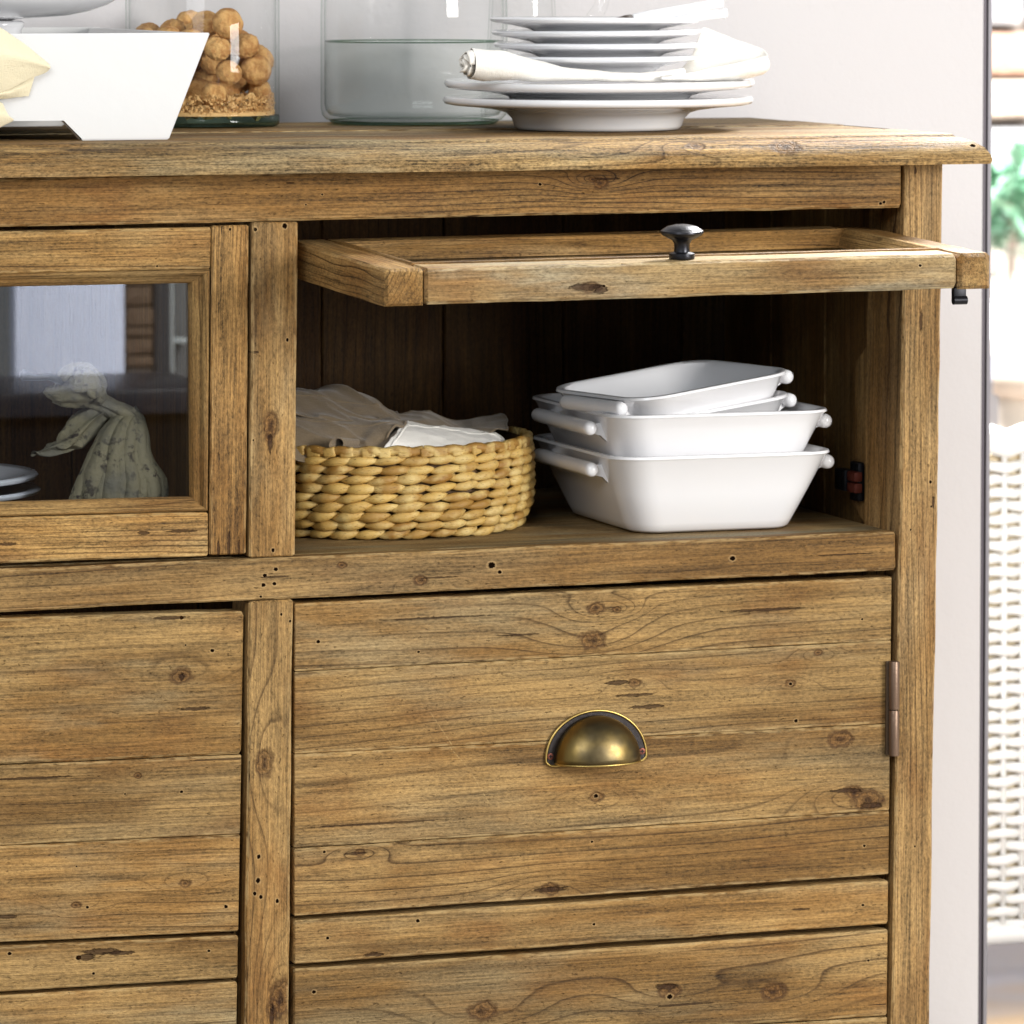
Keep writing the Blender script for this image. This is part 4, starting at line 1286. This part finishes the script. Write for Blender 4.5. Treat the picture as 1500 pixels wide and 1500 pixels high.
for i in range(19):
    ph = math.pi * i / 18
    for j in range(26):
        a = 2 * math.pi * j / 26
        d = V((math.sin(ph) * math.cos(a), math.sin(ph) * math.sin(a), math.cos(ph)))
        r_ = 1 + .10 * noise.noise(d * 3) + .14 * math.cos(7 * math.atan2(d.z, d.y)) * math.sin(ph) + (.45 * math.exp(-((d.x + .95) ** 2 + (d.z - .2) ** 2 + d.y ** 2) / .10))
        vs_.append(hcn + V((d.x * .0215 * r_, d.y * .0150 * r_, d.z * .0150 * r_ - .006 * d.x * d.x)))
obj('head', vs_, grid_faces(19, 26, closed_v=True), m_orn, orn)
curls = []
rc = random.Random(4)
for k in range(26):
    th = rc.uniform(-.5, 2.6); ph = rc.uniform(-1.3, .5)
    n0 = V((math.cos(th) * math.cos(ph), math.sin(ph), math.sin(th) * math.cos(ph)))
    if n0.x < -.8: continue
    c0_ = hcn + V((n0.x * .0185, n0.y * .016 - .002, n0.z * .0185))
    u_ = n0.cross(V((.3, 1, .2))).normalized(); w_ = n0.cross(u_)
    ring_ = [c0_ + u_ * (.0066 * math.cos(a) * (1 - .10 * a)) + w_ * (.0066 * math.sin(a) * (1 - .10 * a)) + n0 * (.0004 * a) for a in [i * .5 for i in range(14)]]
    curls.append(tube(ring_, [.0018 + .0012 * math.sin(i / 13 * 3.1) for i in range(14)], 7))
obj('curls', *merge(*curls), m_orn, orn)
obj('neck', *sections(interp([(186, 622, .012, .011), (166, 606, .014, .013), (144, 594, .013, .012), (126, 582, .012, .011)], 14), 6, .10, seed=3), m_orn, orn)
obj('sleeve', *sections(interp([(150, 606, .010, .010), (132, 618, .0125, .011), (118, 636, .0125, .011), (108, 652, .0105, .010), (101, 657, .0125, .011), (97, 659, .010, .009)], 18), 5, .16, seed=8), m_orn, orn)
obj('leaf_tip', *sections(interp([(102, 655, .0095, .009), (90, 661, .0110, .009), (78, 666, .0085, .007), (68, 669, .0060, .005), (60, 668, .0035, .003)], 14), 3, .22, seed=2), m_orn, orn)
DHORN = simple('dark_horn', lin((38, 36, 36)), .5)
obj('horn', *tube([at(92, 560, OY - .012), at(72, 551, OY - .012), at(56, 553, OY - .012), at(44, 551, OY - .012), at(34, 549, OY - .012), at(29, 549, OY - .012)], [.003, .0032, .0028, .0036, .0052, .002], 12), DHORN, orn)
leafs = []
for k in range(7):
    x0, y0 = 118 + 16 * k, 742 - 6 * (k % 2)
    leafs.append(tube([at(x0, y0, OY - .02), at(x0 - 7, y0 + 14, OY - .027), at(x0 - 5, y0 + 30, OY - .026), at(x0 + 3, y0 + 36, OY - .022)], [.003, .0062, .0058, .002], 9))
obj('acanthus', *merge(*leafs), m_orn, orn)
obj('plinth', *lathe([(.040, ZS), (.042, ZS + .003), (.040, ZS + .010), (.035, ZS + .013)], 32, at(170, 800, OY).x, OY), m_orn, orn)

PLATE_SMALL = [(0, .002), (.046, .002), (.048, 0), (.051, 0), (.053, .003), (.060, .0062), (.074, .0088), (.089, .0112), (.0925, .0124), (.0935, .0144), (.0918, .0162), (.083, .0150), (.068, .0105), (.058, .0072), (.050, .0052), (0, .0048)]


def plate(name, profile, loc, label, group, s=1.0, tilt=(0, 0, 0)):
    v_, f_ = lathe([(r * s, z * s) for r, z in profile], 72)
    o = obj(name, v_, f_, PLATEM, autosmooth=60)
    o.location = loc; o.rotation_euler = tilt
    return tag(o, label, 'plate', group)


pe = at(50, 700, .16)
zc = at(50, 700, .16).z
plate('side_plate', PLATE_SMALL, (pe.x - .102, .16, zc - .010), 'upper white plate just showing behind the glass at the left edge', 'plates behind the glass', 1.1)
plate('side_plate', PLATE_SMALL, (pe.x - .100, .16, zc - .010 - .0125), 'lower white plate just showing behind the glass at the left edge', 'plates behind the glass', 1.1)
for k in range(3):
    pass
bs = at(205, 724, .07)
hb = bs.z - ZS
ub = obj('small_bowl', *lathe([(0, hb), (.012, hb - .0005), (.022, hb - .006), (.027, hb * .5), (.028, 0), (.0265, 0), (.025, hb * .5), (.02, hb - .009), (0, hb - .004)], 40), PLATEM)
ub.location = (bs.x, .055, ZS)
tag(ub, 'small white upturned bowl at the foot of the carved ornament', 'bowl')
# stand under the two plates
sp_ = empty('plate_stand', (pe.x - .10, .16, ZS))
tag(sp_, 'white pedestal carrying the two plates behind the glass', 'stand')
obj('pedestal', *lathe([(.05, ZS), (.05, ZS + .006), (.02, ZS + .02), (.018, zc - .035), (.04, zc - .0235)], 40, pe.x - .10, .16), PLATEM, sp_)
obj('foot_ring', *lathe([(.050, ZS + .001), (.053, ZS + .003), (.050, ZS + .006)], 40, pe.x - .10, .16), PLATEM, sp_)

# ------------------------------------------------------------------ things on top
# dinner plates, rolled napkin, side plates, cutlery
PC = atz(878, 193.5, ZT); PC = V((at(876, 160, PC.y + .072).x, PC.y + .072, ZT + .0004))
PLATE_BIG = [(0, .003), (.066, .003), (.068, 0), (.072, 0), (.0742, .003), (.0765, .0095), (.0815, .0145), (.090, .0170), (.110, .0196), (.129, .0212), (.1355, .0226), (.1375, .0254), (.1362, .0286), (.127, .0292), (.110, .0268), (.094, .0228), (.086, .0195), (.080, .0155), (0, .0145)]
plate('dinner_plate', PLATE_BIG, PC, 'wide white dinner plate standing directly on the wooden top', 'stacked dinner plates')
plate('dinner_plate', PLATE_BIG, PC + V((.001, -.001, .0149)), 'upper of the two wide white dinner plates, under the rolled napkin', 'stacked dinner plates', 1.0, (0, math.radians(-.6), 1))
zs0 = PC.z + .0149 + .0345
SLBL = ['lowest of the four small plates, resting on the rolled napkin', 'second small white plate from the bottom of the upper stack', 'third small white plate from the bottom of the upper stack', 'topmost small white plate, with the cutlery on it']
for k in range(4):
    plate('side_plate', PLATE_SMALL, PC + V(((-.0012, .0012, 0, -.0018)[k], .001 * k, zs0 - PC.z + .0110 * k)), SLBL[k], 'stacked side plates', 1.0, (math.radians((.4, 0, -.3, .2)[k]), math.radians((-.3, -.2, .2, -.2)[k]), k))
Yn = PC.y - .075
nap = empty('rolled_napkin', at(880, 112, Yn))
tag(nap, 'cream linen napkin rolled and pinched under the small plates', 'napkin')


def blend(path, radii, squash, n=22, m=30, wr=.0, seed=0, spiral=0.0):
    P_ = catmull(path, m); rad = [q.x for q in catmull([V((r, 0, 0)) for r in radii], m)]; sq = [q.x for q in catmull([V((r, 0, 0)) for r in squash], m)]
    vs = []
    for i, p in enumerate(P_):
        t__ = (P_[min(i + 1, m - 1)] - P_[max(i - 1, 0)]).normalized()
        s = t__.cross(V((0, 0, 1))).normalized(); q = s.cross(t__)
        for k in range(n):
            a = 2 * math.pi * k / n
            f = 1 + .06 * math.cos(3 * a + i * .12 + seed)
            d = s * (rad[i] * f * math.cos(a)) + q * (rad[i] * sq[i] * f * math.sin(a))
            vs.append(p + d + noise.noise_vector((p + d) * 60) * wr)
    return vs, grid_faces(m, n, closed_v=True)


obj('roll', *blend([at(690, 94, Yn), at(730, 97, Yn), at(780, 104, Yn), at(840, 110, Yn), at(900, 112, Yn), at(960, 112, Yn), at(1000, 111, Yn)], [.0135, .0135, .0108, .0068, .0055, .006, .007], [1, .98, .85, .8, .8, .8, .85], wr=.0017), LINENW, nap)
# spiral of cloth layers at the open end
e0 = at(690, 94, Yn)
rows = []
for i in range(5):
    f = i / 4; row = []
    for k in range(64):
        a = k / 63 * math.pi * 7
        r_ = .0022 + .0108 * k / 63
        wob = .0060 * noise.noise(V((a * .8, i * .6, 2)))
        row.append(e0 + V((-.010 * f * (1.1 - .5 * k / 63) + wob * f, -.004 * f + r_ * math.cos(a) * (1 - .15 * f), r_ * math.sin(a) * (1 - .12 * f))))
    rows.append(row)
o = obj('spiral_end', [p for r_ in rows for p in r_], grid_faces(5, 64), LINENW, nap)
solid(o, .0006)
def clothpart(name, rows, mat, seed=1, wr=.0007, nu=26, nv=30):
    rows = [[at(x, y, Y) for x, y, Y in r] for r in rows]
    o = obj(name, *loft(rows, nu, nv, wr, 45, seed), mat, nap); solid(o, .0011, 0, 1); return o
clothpart('fan', [[(968, 113, Yn - .006), (1000, 109, Yn - .010), (1040, 101, Yn - .012), (1085, 92, Yn - .012), (1124, 83, Yn - .008)],
                  [(968, 115, Yn - .012), (1000, 114, Yn - .018), (1042, 110, Yn - .020), (1090, 103, Yn - .02), (1128, 96, Yn - .012)],
                  [(968, 117, Yn - .010), (1000, 118, Yn - .014), (1042, 117, Yn - .016), (1085, 114, Yn - .015), (1122, 106, Yn - .010)],
                  [(968, 118, Yn + .004), (1000, 120, Yn + .004), (1042, 121, Yn + .004), (1075, 119, Yn + .004), (1105, 113, Yn + .004)]], LINENW, 3)
clothpart('fan_back', [[(990, 110, Yn + .02), (1012, 84, Yn + .024), (1022, 60, Yn + .026), (1030, 40, Yn + .026)],
                       [(1005, 111, Yn + .012), (1034, 90, Yn + .018), (1044, 66, Yn + .022), (1050, 47, Yn + .022)],
                       [(1020, 110, Yn + .008), (1066, 92, Yn + .014), (1076, 72, Yn + .018), (1082, 60, Yn + .018)],
                       [(1030, 110, Yn + .003), (1094, 92, Yn + .008), (1110, 80, Yn + .010), (1116, 71, Yn + .010)],
                       [(1036, 110, Yn - .002), (1104, 93, Yn), (1120, 86, Yn + .001), (1126, 83, Yn + .001)]], LINENW, 6)

ztp = zs0 + .0110 * 3 + .0165
DARKW = simple('dark_handle_end', lin((74, 64, 56)), .55, bump=(260, .002))
STEEL = simple('steel', lin((170, 172, 176)), .28, 1.0)
for k, (p0, p1, p2, lab) in enumerate((((884, 40), (926, 28), (1060, 4), 'clear handled knife with dark collar, tilted highest on the plates'),
                                       ((905, 40), (930, 34), (1066, 19), 'clear handled knife lying lower across the top plate'))):
    yk = PC.y - .01 + .014 * k
    a0_, a1_, a2_ = at(*p0, yk), at(*p1, yk), at(*p2, yk)
    kn_ = empty('table_knife', a0_)
    tag(kn_, lab, 'knife', 'knives on the plates')
    d_ = (a2_ - a1_)
    obj('handle', *tube([a1_ + d_ * f for f in (0, .02, .2, .5, .8, .93, .965, .985, 1.0)], [.003, .0045, .005, .0048, .0044, .0040, .0052, .0045, .0006], 14), ACRYLIC, kn_)
    obj('collar', *tube([a0_.lerp(a1_, f) for f in (.1, .25, .5, .8, 1.0)], [.0012, .0042, .0050, .0052, .0044], 12), DARKW, kn_)
    bl = a0_ - V((.055, -.01, -.0005))
    obj('blade', *tube([bl, a0_.lerp(bl, .4), a0_.lerp(a1_, .2)], [.0008, .0016, .0016], 8), STEEL, kn_)

# white footed tray
TY0, TY1 = .065, .44
tr = empty('footed_tray', at(-40, 205, TY0))
tag(tr, 'white painted footed tray with sloping ends on the wooden top', 'tray')
fpx = [(308, 48), (247.5, 205.6), (120, 205.6), (94, 175)]
fr_ = [at(x, y, TY0) for x, y in fpx]
zfoot = ZT + .0003
fr_ = [V((p.x, TY0, p.z)) for p in fr_]; fr_[1].z = fr_[2].z = zfoot
xm = fr_[0].x - .21           # centre line of the tray
right = [(p.x, p.z) for p in fr_]
poly = right + [(2 * xm - x, z) for x, z in reversed(right)]
def panel(name, y0, y1):
    n = len(poly)
    vs = [(x, y0, z) for x, z in poly] + [(x, y1, z) for x, z in poly]
    bm = bmesh.new()
    bv = [bm.verts.new(v) for v in vs]
    bm.faces.new(bv[:n]); bm.faces.new(list(reversed(bv[n:])))
    for i in range(n): bm.faces.new((bv[i], bv[(i + 1) % n], bv[n + (i + 1) % n], bv[n + i]))
    bmesh.ops.bevel(bm, geom=list(bm.edges), offset=.0009, segments=2, affect='EDGES')
    bm.verts.index_update()
    r = [v.co.copy() for v in bm.verts], [tuple(v.index for v in f.verts) for f in bm.faces]
    bm.free()
    return obj(name, *r, WHITEPAINT, tr, autosmooth=40)
panel('front_panel', TY0, TY0 + .011)
panel('back_panel', TY1 - .011, TY1)
zb0 = fr_[3].z
for s in (0, 1):
    f = (lambda x: x) if s == 0 else (lambda x: 2 * xm - x)
    k_ = (fr_[0].z - zb0) / (fr_[0].z - zfoot)
    xb = fr_[0].x - (fr_[0].x - fr_[1].x) * k_
    pts = [(fr_[0].x - .0006, fr_[0].z - .0005), (xb - .0006, zb0), (xb - .011, zb0), (fr_[0].x - .0115, fr_[0].z - .0005)]
    vs = [(f(x), y, z) for y in (TY0 + .0112, TY1 - .0112) for x, z in pts]
    obj('end_panel', vs, [(0, 1, 2, 3), (4, 5, 6, 7), (0, 1, 5, 4), (1, 2, 6, 5), (2, 3, 7, 6), (3, 0, 4, 7)], WHITEPAINT, tr, smooth=False)
obj('base', *boxm(2 * xm - xb + .012, xb - .012, TY0 + .0112, TY1 - .0112, zb0 + .0002, zb0 + .010), WHITEPAINT, tr, smooth=False)
# pedestal bowl in the tray
PY = .20
bz = lambda y: at(0, y, PY).z
pbx = at(-14, 40, PY).x
pb = empty('pedestal_bowl', (pbx, PY, zb0 + .01))
tag(pb, 'white porcelain bowl on a stem standing in the white tray', 'bowl')
obj('bowl', *lathe([(.018, bz(30)), (.026, bz(27.5)), (.045, bz(25.5)), (.066, bz(22.5)), (.084, bz(16)), (.099, bz(7)), (.112, bz(-6)), (.122, bz(-30)), (.125, bz(-60)), (.122, bz(-60)), (.117, bz(-30)), (.10, bz(0)), (.06, bz(16)), (0, bz(20))], 64, pbx, PY), PLATEM, pb)
obj('stem', *lathe([(.060, zb0 + .0103), (.058, zb0 + .016), (.035, zb0 + .022), (.0265, zb0 + .04), (.0262, bz(44)), (.0285, bz(38)), (.029, bz(33)), (.026, bz(30))], 48, pbx, PY), PLATEM, pb)
# cream cloth hanging over the tray
cc_ = empty('cream_cloth', at(0, 120, .05))
tag(cc_, 'cream satin cloth folded over the front of the white tray', 'cloth')
def cl(name, rows, seed):
    rows = [[at(x, y, Y) for x, y, Y in r] for r in rows]
    o = obj(name, *loft(rows, 30, 30, .0008, 40, seed), SATIN, cc_); solid(o, .001, 0, 1)
cl('upper_fold', [[(-90, 8, .052), (-40, 22, .052), (0, 40, .052), (34, 64, .054), (72, 95, .058)],
                  [(-90, 50, .030), (-40, 62, .030), (0, 72, .034), (36, 84, .042), (74, 99, .056)],
                  [(-90, 95, .036), (-40, 100, .034), (0, 104, .038), (36, 100, .046), (72, 102, .058)],
                  [(-90, 140, .05), (-40, 140, .048), (0, 138, .048), (34, 120, .052), (68, 105, .060)]], 2)
cl('middle_fold', [[(-90, 120, .056), (-40, 122, .056), (0, 126, .056), (30, 120, .058), (52, 110, .060)],
                   [(-90, 138, .046), (-40, 138, .046), (0, 138, .048), (24, 132, .054), (48, 122, .060)],
                   [(-90, 150, .054), (-40, 148, .054), (0, 145, .056), (22, 143, .059), (42, 141, .062)]], 7)
cl('lower_fold', [[(-90, 140, .060), (-40, 142, .060), (-10, 146, .060), (4, 152, .061)],
                  [(-90, 165, .045), (-40, 164, .046), (-6, 164, .050), (12, 168, .058)],
                  [(-90, 195, .050), (-40, 192, .052), (-4, 186, .056), (20, 176, .062)],
                  [(-90, 200, .058), (-40, 197, .058), (-10, 190, .060), (14, 181, .063)]], 4)

# jar of biscuits
JY, JR = .385, .0690
jx = at(297, 180, JY).x
jar = empty('glass_jar', (jx, JY, ZT))
tag(jar, 'tall clear glass jar holding round biscuits behind the white tray', 'jar')
JH = .26
obj('jar_wall', *lathe([(JR - .003, .0105), (JR - .0005, .0102), (JR, .012), (JR, JH), (JR - .0028, JH), (JR - .0030, .012)], 96, closed=True), GLASS).parent = jar
obj('jar_base', *lathe([(0, .0004), (JR - .004, .0004), (JR - .0008, .002), (JR, .005), (JR, .010), (JR - .002, .0106), (0, .0085)], 96), GREENGLASS).parent = jar
m_bis, t_, b_ = newmat('biscuit')
g_ = t_.n('ShaderNodeTexCoord').outputs['Object']
oi = t_.n('ShaderNodeObjectInfo').outputs['Random']
c_ = t_.mix(t_.ramp(t_.noise(g_, 120, 4, .6), .38, .66), lin((222, 176, 110)), lin((180, 126, 68)))
c_ = t_.mix(t_.m('MULTIPLY', oi, .4), c_, lin((170, 116, 62)))
t_.put(b_.inputs['Base Color'], c_); b_.inputs['Roughness'].default_value = .8
t_.put(b_.inputs['Normal'], t_.bump(t_.noise(g_, 170, 4, .65), .004, .9))
bmesh_v = []
for k in range(5):
    vs = []; nu, nv = 22, 34
    for i in range(nu + 1):
        ph = math.pi * i / nu
        for j in range(nv):
            a = 2 * math.pi * j / nv
            p = V((math.sin(ph) * math.cos(a), math.sin(ph) * math.sin(a), math.cos(ph)))
            f = 1 + .07 * noise.noise(p * 2.2 + V((k * 5, 0, 0))) - .07 * max(0, 1 - abs(noise.noise(p * 3.4 + V((k * 9, 2, 0)))) * 9) - .05 * max(0, 1 - abs(noise.noise(p * 6.5 + V((k * 9, 7, 0)))) * 6) + .06 * noise.noise(p * 6 + V((k * 5, 0, 0)))
            crater = -.42 * math.exp(-((p.x ** 2 + p.y ** 2) / .10)) if p.z > 0 and k % 2 else 0
            vs.append(V((p.x * .0136 * f, p.y * .0136 * f, p.z * .0098 * f * (1 + crater))))
    me = bpy.data.meshes.new('biscuit'); me.from_pydata([tuple(v) for v in vs], [], grid_faces(nu + 1, nv, closed_v=True)); me.materials.append(m_bis)
    me.polygons.foreach_set('use_smooth', [True] * len(me.polygons)); bmesh_v.append(me)
placed = []
rj = random.Random(21)
zlim = at(330, 8, JY).z
for k in range(2500):
    rr_ = (JR - .0165) * math.sqrt(rj.random()); a = rj.uniform(0, 2 * math.pi)
    if rj.random() < .55: rr_ = JR - .0168
    x, y = rr_ * math.cos(a), rr_ * math.sin(a)
    z = .012 + .018
    for (px_, py_, pz_) in placed:
        d2 = (px_ - x) ** 2 + (py_ - y) ** 2
        m_d = .0238
        if d2 < m_d ** 2: z = max(z, pz_ + math.sqrt(m_d ** 2 - d2))
    top_z = zlim - ZT - .012 - max(0, x) * .30 - abs(x - .01) * .25
    if z < top_z:
        placed.append((x, y, z))
for i, (x, y, z) in enumerate(placed):
    o = bpy.data.objects.new('biscuit', bmesh_v[i % 5]); sc.collection.objects.link(o)
    o.location = (jx + x, JY + y, ZT + z)
    # facing roughly outwards, as pieces pressed against the glass do
    n_ = V((x, y, rj.uniform(-.01, .05))).normalized() if rj.random() < .6 else V((rj.gauss(0, 1), rj.gauss(0, 1), rj.gauss(0, 1))).normalized()
    o.rotation_euler = n_.to_track_quat('Z', 'Y').to_euler()
    s = rj.uniform(.86, 1.08); o.scale = (s, s, s * rj.uniform(.85, 1.1))
    tag(o, 'round golden biscuit inside the tall glass jar', 'biscuit', 'biscuits in the jar')
cv, cf = [], []
for k in range(3200):
    rr_ = (JR - .005) * math.sqrt(rj.random()); a = rj.uniform(0, 2 * math.pi)
    if rj.random() < .5: rr_ = JR - .0058
    if k % 9 == 0: rr_ = min(rr_, JR - .0105)
    p = V((jx + rr_ * math.cos(a), JY + rr_ * math.sin(a), ZT + .0115 + rj.random() ** 1.5 * .018))
    s = rj.uniform(.0007, .0021) if k % 9 else rj.uniform(.003, .0065); b0 = len(cv)
    cv += [p + V((rj.gauss(0, 1), rj.gauss(0, 1), rj.gauss(0, 1))).normalized() * s for _ in range(5)]
    cf += [(b0, b0 + 1, b0 + 2), (b0, b0 + 2, b0 + 3), (b0, b0 + 3, b0 + 1), (b0 + 1, b0 + 2, b0 + 4), (b0 + 2, b0 + 3, b0 + 4), (b0 + 3, b0 + 1, b0 + 4)]
cb = len(cv); fv_, ff_ = lathe([(0, ZT + .0108), (JR - .0045, ZT + .0108), (JR - .0055, ZT + .014), (JR - .02, ZT + .018), (0, ZT + .020)], 40, jx, JY)
cv += fv_; cf += [tuple(i + cb for i in f) for f in ff_]
tag(obj('biscuit_crumbs', cv, cf, simple('crumb', lin((226, 184, 122)), .9), smooth=False), 'layer of golden biscuit crumbs at the bottom of the jar', 'crumbs', kind='stuff')

# big glass vessel with water
GYc, GR = .388, .0850
gx = at(606.5, 150, GYc).x
gv_ = empty('water_vessel', (gx, GYc, ZT))
tag(gv_, 'wide clear glass vessel of water behind the stacked plates', 'vessel')
zw = at(560, 63, GYc - GR).z - ZT
zsh = at(560, -22, GYc).z - ZT
shell = [(0, .004), (GR - .012, .003), (GR - .005, .0044), (GR - .0012, .0085), (GR, .015), (GR, zsh - .03), (GR - .0005, zsh - .01), (GR - .004, zsh + .012), (GR - .012, zsh + .035), (GR - .02, zsh + .07)]
inner_ = [(r - .0032 if r > .004 else 0, z + .004) for r, z in reversed(shell)]
obj('vessel_wall', *lathe(shell + inner_, 112), GLASS).parent = gv_
obj('water', *lathe([(0, .009), (GR - .016, .0085), (GR - .008, .0098), (GR - .0046, .0135), (GR - .0036, .020), (GR - .0036, zw), (GR - .0050, zw - .0008), (0, zw - .0010)], 112), WATER).parent = gv_
obj('vessel_base', *lathe([(0, .0004), (GR - .018, .0003), (GR - .010, .0012), (GR - .007, .0042), (GR - .016, .0026), (0, .0035)], 112), GREENGLASS).parent = gv_
mg = [(GR - .0038 + .0012 * math.cos(0), zw)]
obj('waterline', *tube([((GR - .0042) * math.cos(2 * math.pi * k / 96), (GR - .0042) * math.sin(2 * math.pi * k / 96), zw) for k in range(97)], .0007, 6, caps=False), GREENGLASS).parent = gv_
bub = bmesh_v and None
bv, bfc = [], []
for k in range(90):
    a = rj.uniform(-2.8, -.4); z = rj.uniform(zw + .004, zw + .03) if k < 45 else rj.uniform(.02, zw)
    R_ = GR - .0040
    c0_ = V((R_ * math.cos(a), R_ * math.sin(a), z)); v_, f_ = lathe([(0, -.0006), (.0005, -.0003), (.0006, 0), (.0005, .0003), (0, .0006)], 6)
    b0 = len(bv); bv += [c0_ + V(p) for p in v_]; bfc += [tuple(i + b0 for i in q_) for q_ in f_]
o = obj('droplets', bv, bfc, GLASS); o.parent = gv_; o['kind'] = 'stuff'

# glass jug with a handle
JGY = .435
jgx = at(765, 20, JGY).x
jg = empty('glass_jug', (jgx, JGY, ZT))
tag(jg, 'slim clear glass jug with a looped handle behind the small plates', 'jug')
r0 = .0305
obj('jug_body', *lathe([(0, .0005), (r0 + .006, .0005), (r0 + .008, .004), (r0 + .007, .03), (r0 + .002, .07), (r0, .11), (r0 - .003, .16), (r0 - .002, .22), (r0 - .0045, .22), (r0 - .0055, .16), (r0 - .0026, .11), (r0 - .0004, .07), (r0 + .0045, .03), (r0 + .0045, .006), (0, .006)], 64), GLASS).parent = jg
hx0, hx1 = at(891, 10, JGY).x - jgx, at(870, 30, JGY).x - jgx
path = [V((r0 - .001, 0, .19)), V((hx0 * .7, 0, .195)), V((hx0 - .003, 0, .165)), V((hx0 - .006, 0, at(885, 0, JGY).z - ZT)), V((hx0 - .016, 0, at(872, 28, JGY).z - ZT)), V((hx0 - .035, 0, .065)), V((r0 + .002, 0, .055))]
obj('jug_handle', *tube(catmull(path, 40), .0065, 14), GLASS).parent = jg

# ------------------------------------------------------------------ what the glazed door mirrors: the other side of the room
def mir(px, py, d):
    p = at(px, py, d); return V((p.x, .0256 - p.y, p.z))
def mbox(name, px0, px1, py0, py1, d, th, mat, zlow=None, parent=None):
    a, b = mir(px0, py0, d), mir(px1, py1, d)
    return obj(name, *boxm(a.x, b.x, a.y - th, a.y, b.z if zlow is None else zlow, a.z, .004), mat, parent, autosmooth=40)
scr = mbox('white_screen', 21, 184, 250, 566, 2.4, .03, simple('white_board', (.72, .77, .95, 1), .7), 0)
tag(scr, 'white upright board across the room, mirrored in the glazed door', 'board')
pil = empty('stone_pillar', mir(203, 560, 2.5))
tag(pil, 'brown stone pillar across the room, mirrored in the glazed door', 'pillar')
rq = random.Random(5)
pz0 = mir(203, 566, 2.5).z
a_, b_ = mir(184.5, 300, 2.5), mir(224, 300, 2.5)
z = 0.0
sm = [simple('brown_stone', lin(c), .85, bump=(60, .01)) for c in ((150, 116, 84), (104, 84, 66), (168, 140, 112), (84, 74, 66))]
while z < a_.z:
    h = rq.uniform(.014, .030) if z > pz0 - .05 else .12
    obj('stone', *boxm(a_.x, b_.x, a_.y - .09, a_.y + rq.uniform(-.006, .006), z + .001, z + h - .001, .004), rq.choice(sm), pil, autosmooth=40)
    z += h
pst = mbox('dark_post', 225, 250, 250, 570, 2.5, .05, simple('dark_timber', lin((34, 34, 38)), .6), 0)
tag(pst, 'dark upright post across the room, mirrored in the glazed door', 'post')
wnd = empty('window_frame', mir(265, 566, 2.6))
tag(wnd, 'pale window frame across the room, mirrored at the pane edge', 'window frame')
for nm, x0, x1, y0, y1 in (('upright', 250.5, 256, 300, 566), ('crossbar', 256.2, 284, 497, 503), ('sill', 256.2, 284, 562, 568)):
    mbox(nm, x0, x1, y0, y1, 2.6, .03, simple('frame_paint', lin((190, 196, 196)), .6), None, wnd)
mbox('window_backing', 256.3, 292, 300, 562, 2.64, .01, simple('dim_view', lin((104, 104, 104)), .8), None, wnd)
ben = empty('dark_bench', mir(120, 600, 1.9))
tag(ben, 'long black bench in front of the sideboard, mirrored in the glazed door', 'bench')
a_, b_ = mir(-150, 560, 1.9), mir(330, 580, 1.9)
BT = simple('black_lacquer', lin((30, 31, 38)), .35, spec=.25)
obj('bench_top', *boxm(a_.x, b_.x, a_.y - .25, a_.y, mir(100, 574, 1.9).z - .03, mir(100, 574, 1.9).z, .004), BT, ben, autosmooth=40)
obj('bench_front', *boxm(a_.x + .01, b_.x - .01, a_.y - .23, a_.y - .02, 0, mir(100, 574, 1.9).z - .0302), simple('black_front', lin((8, 8, 10)), .8, spec=.05), ben, smooth=False)  # closed black front added to keep the floor out of the pane's reflection
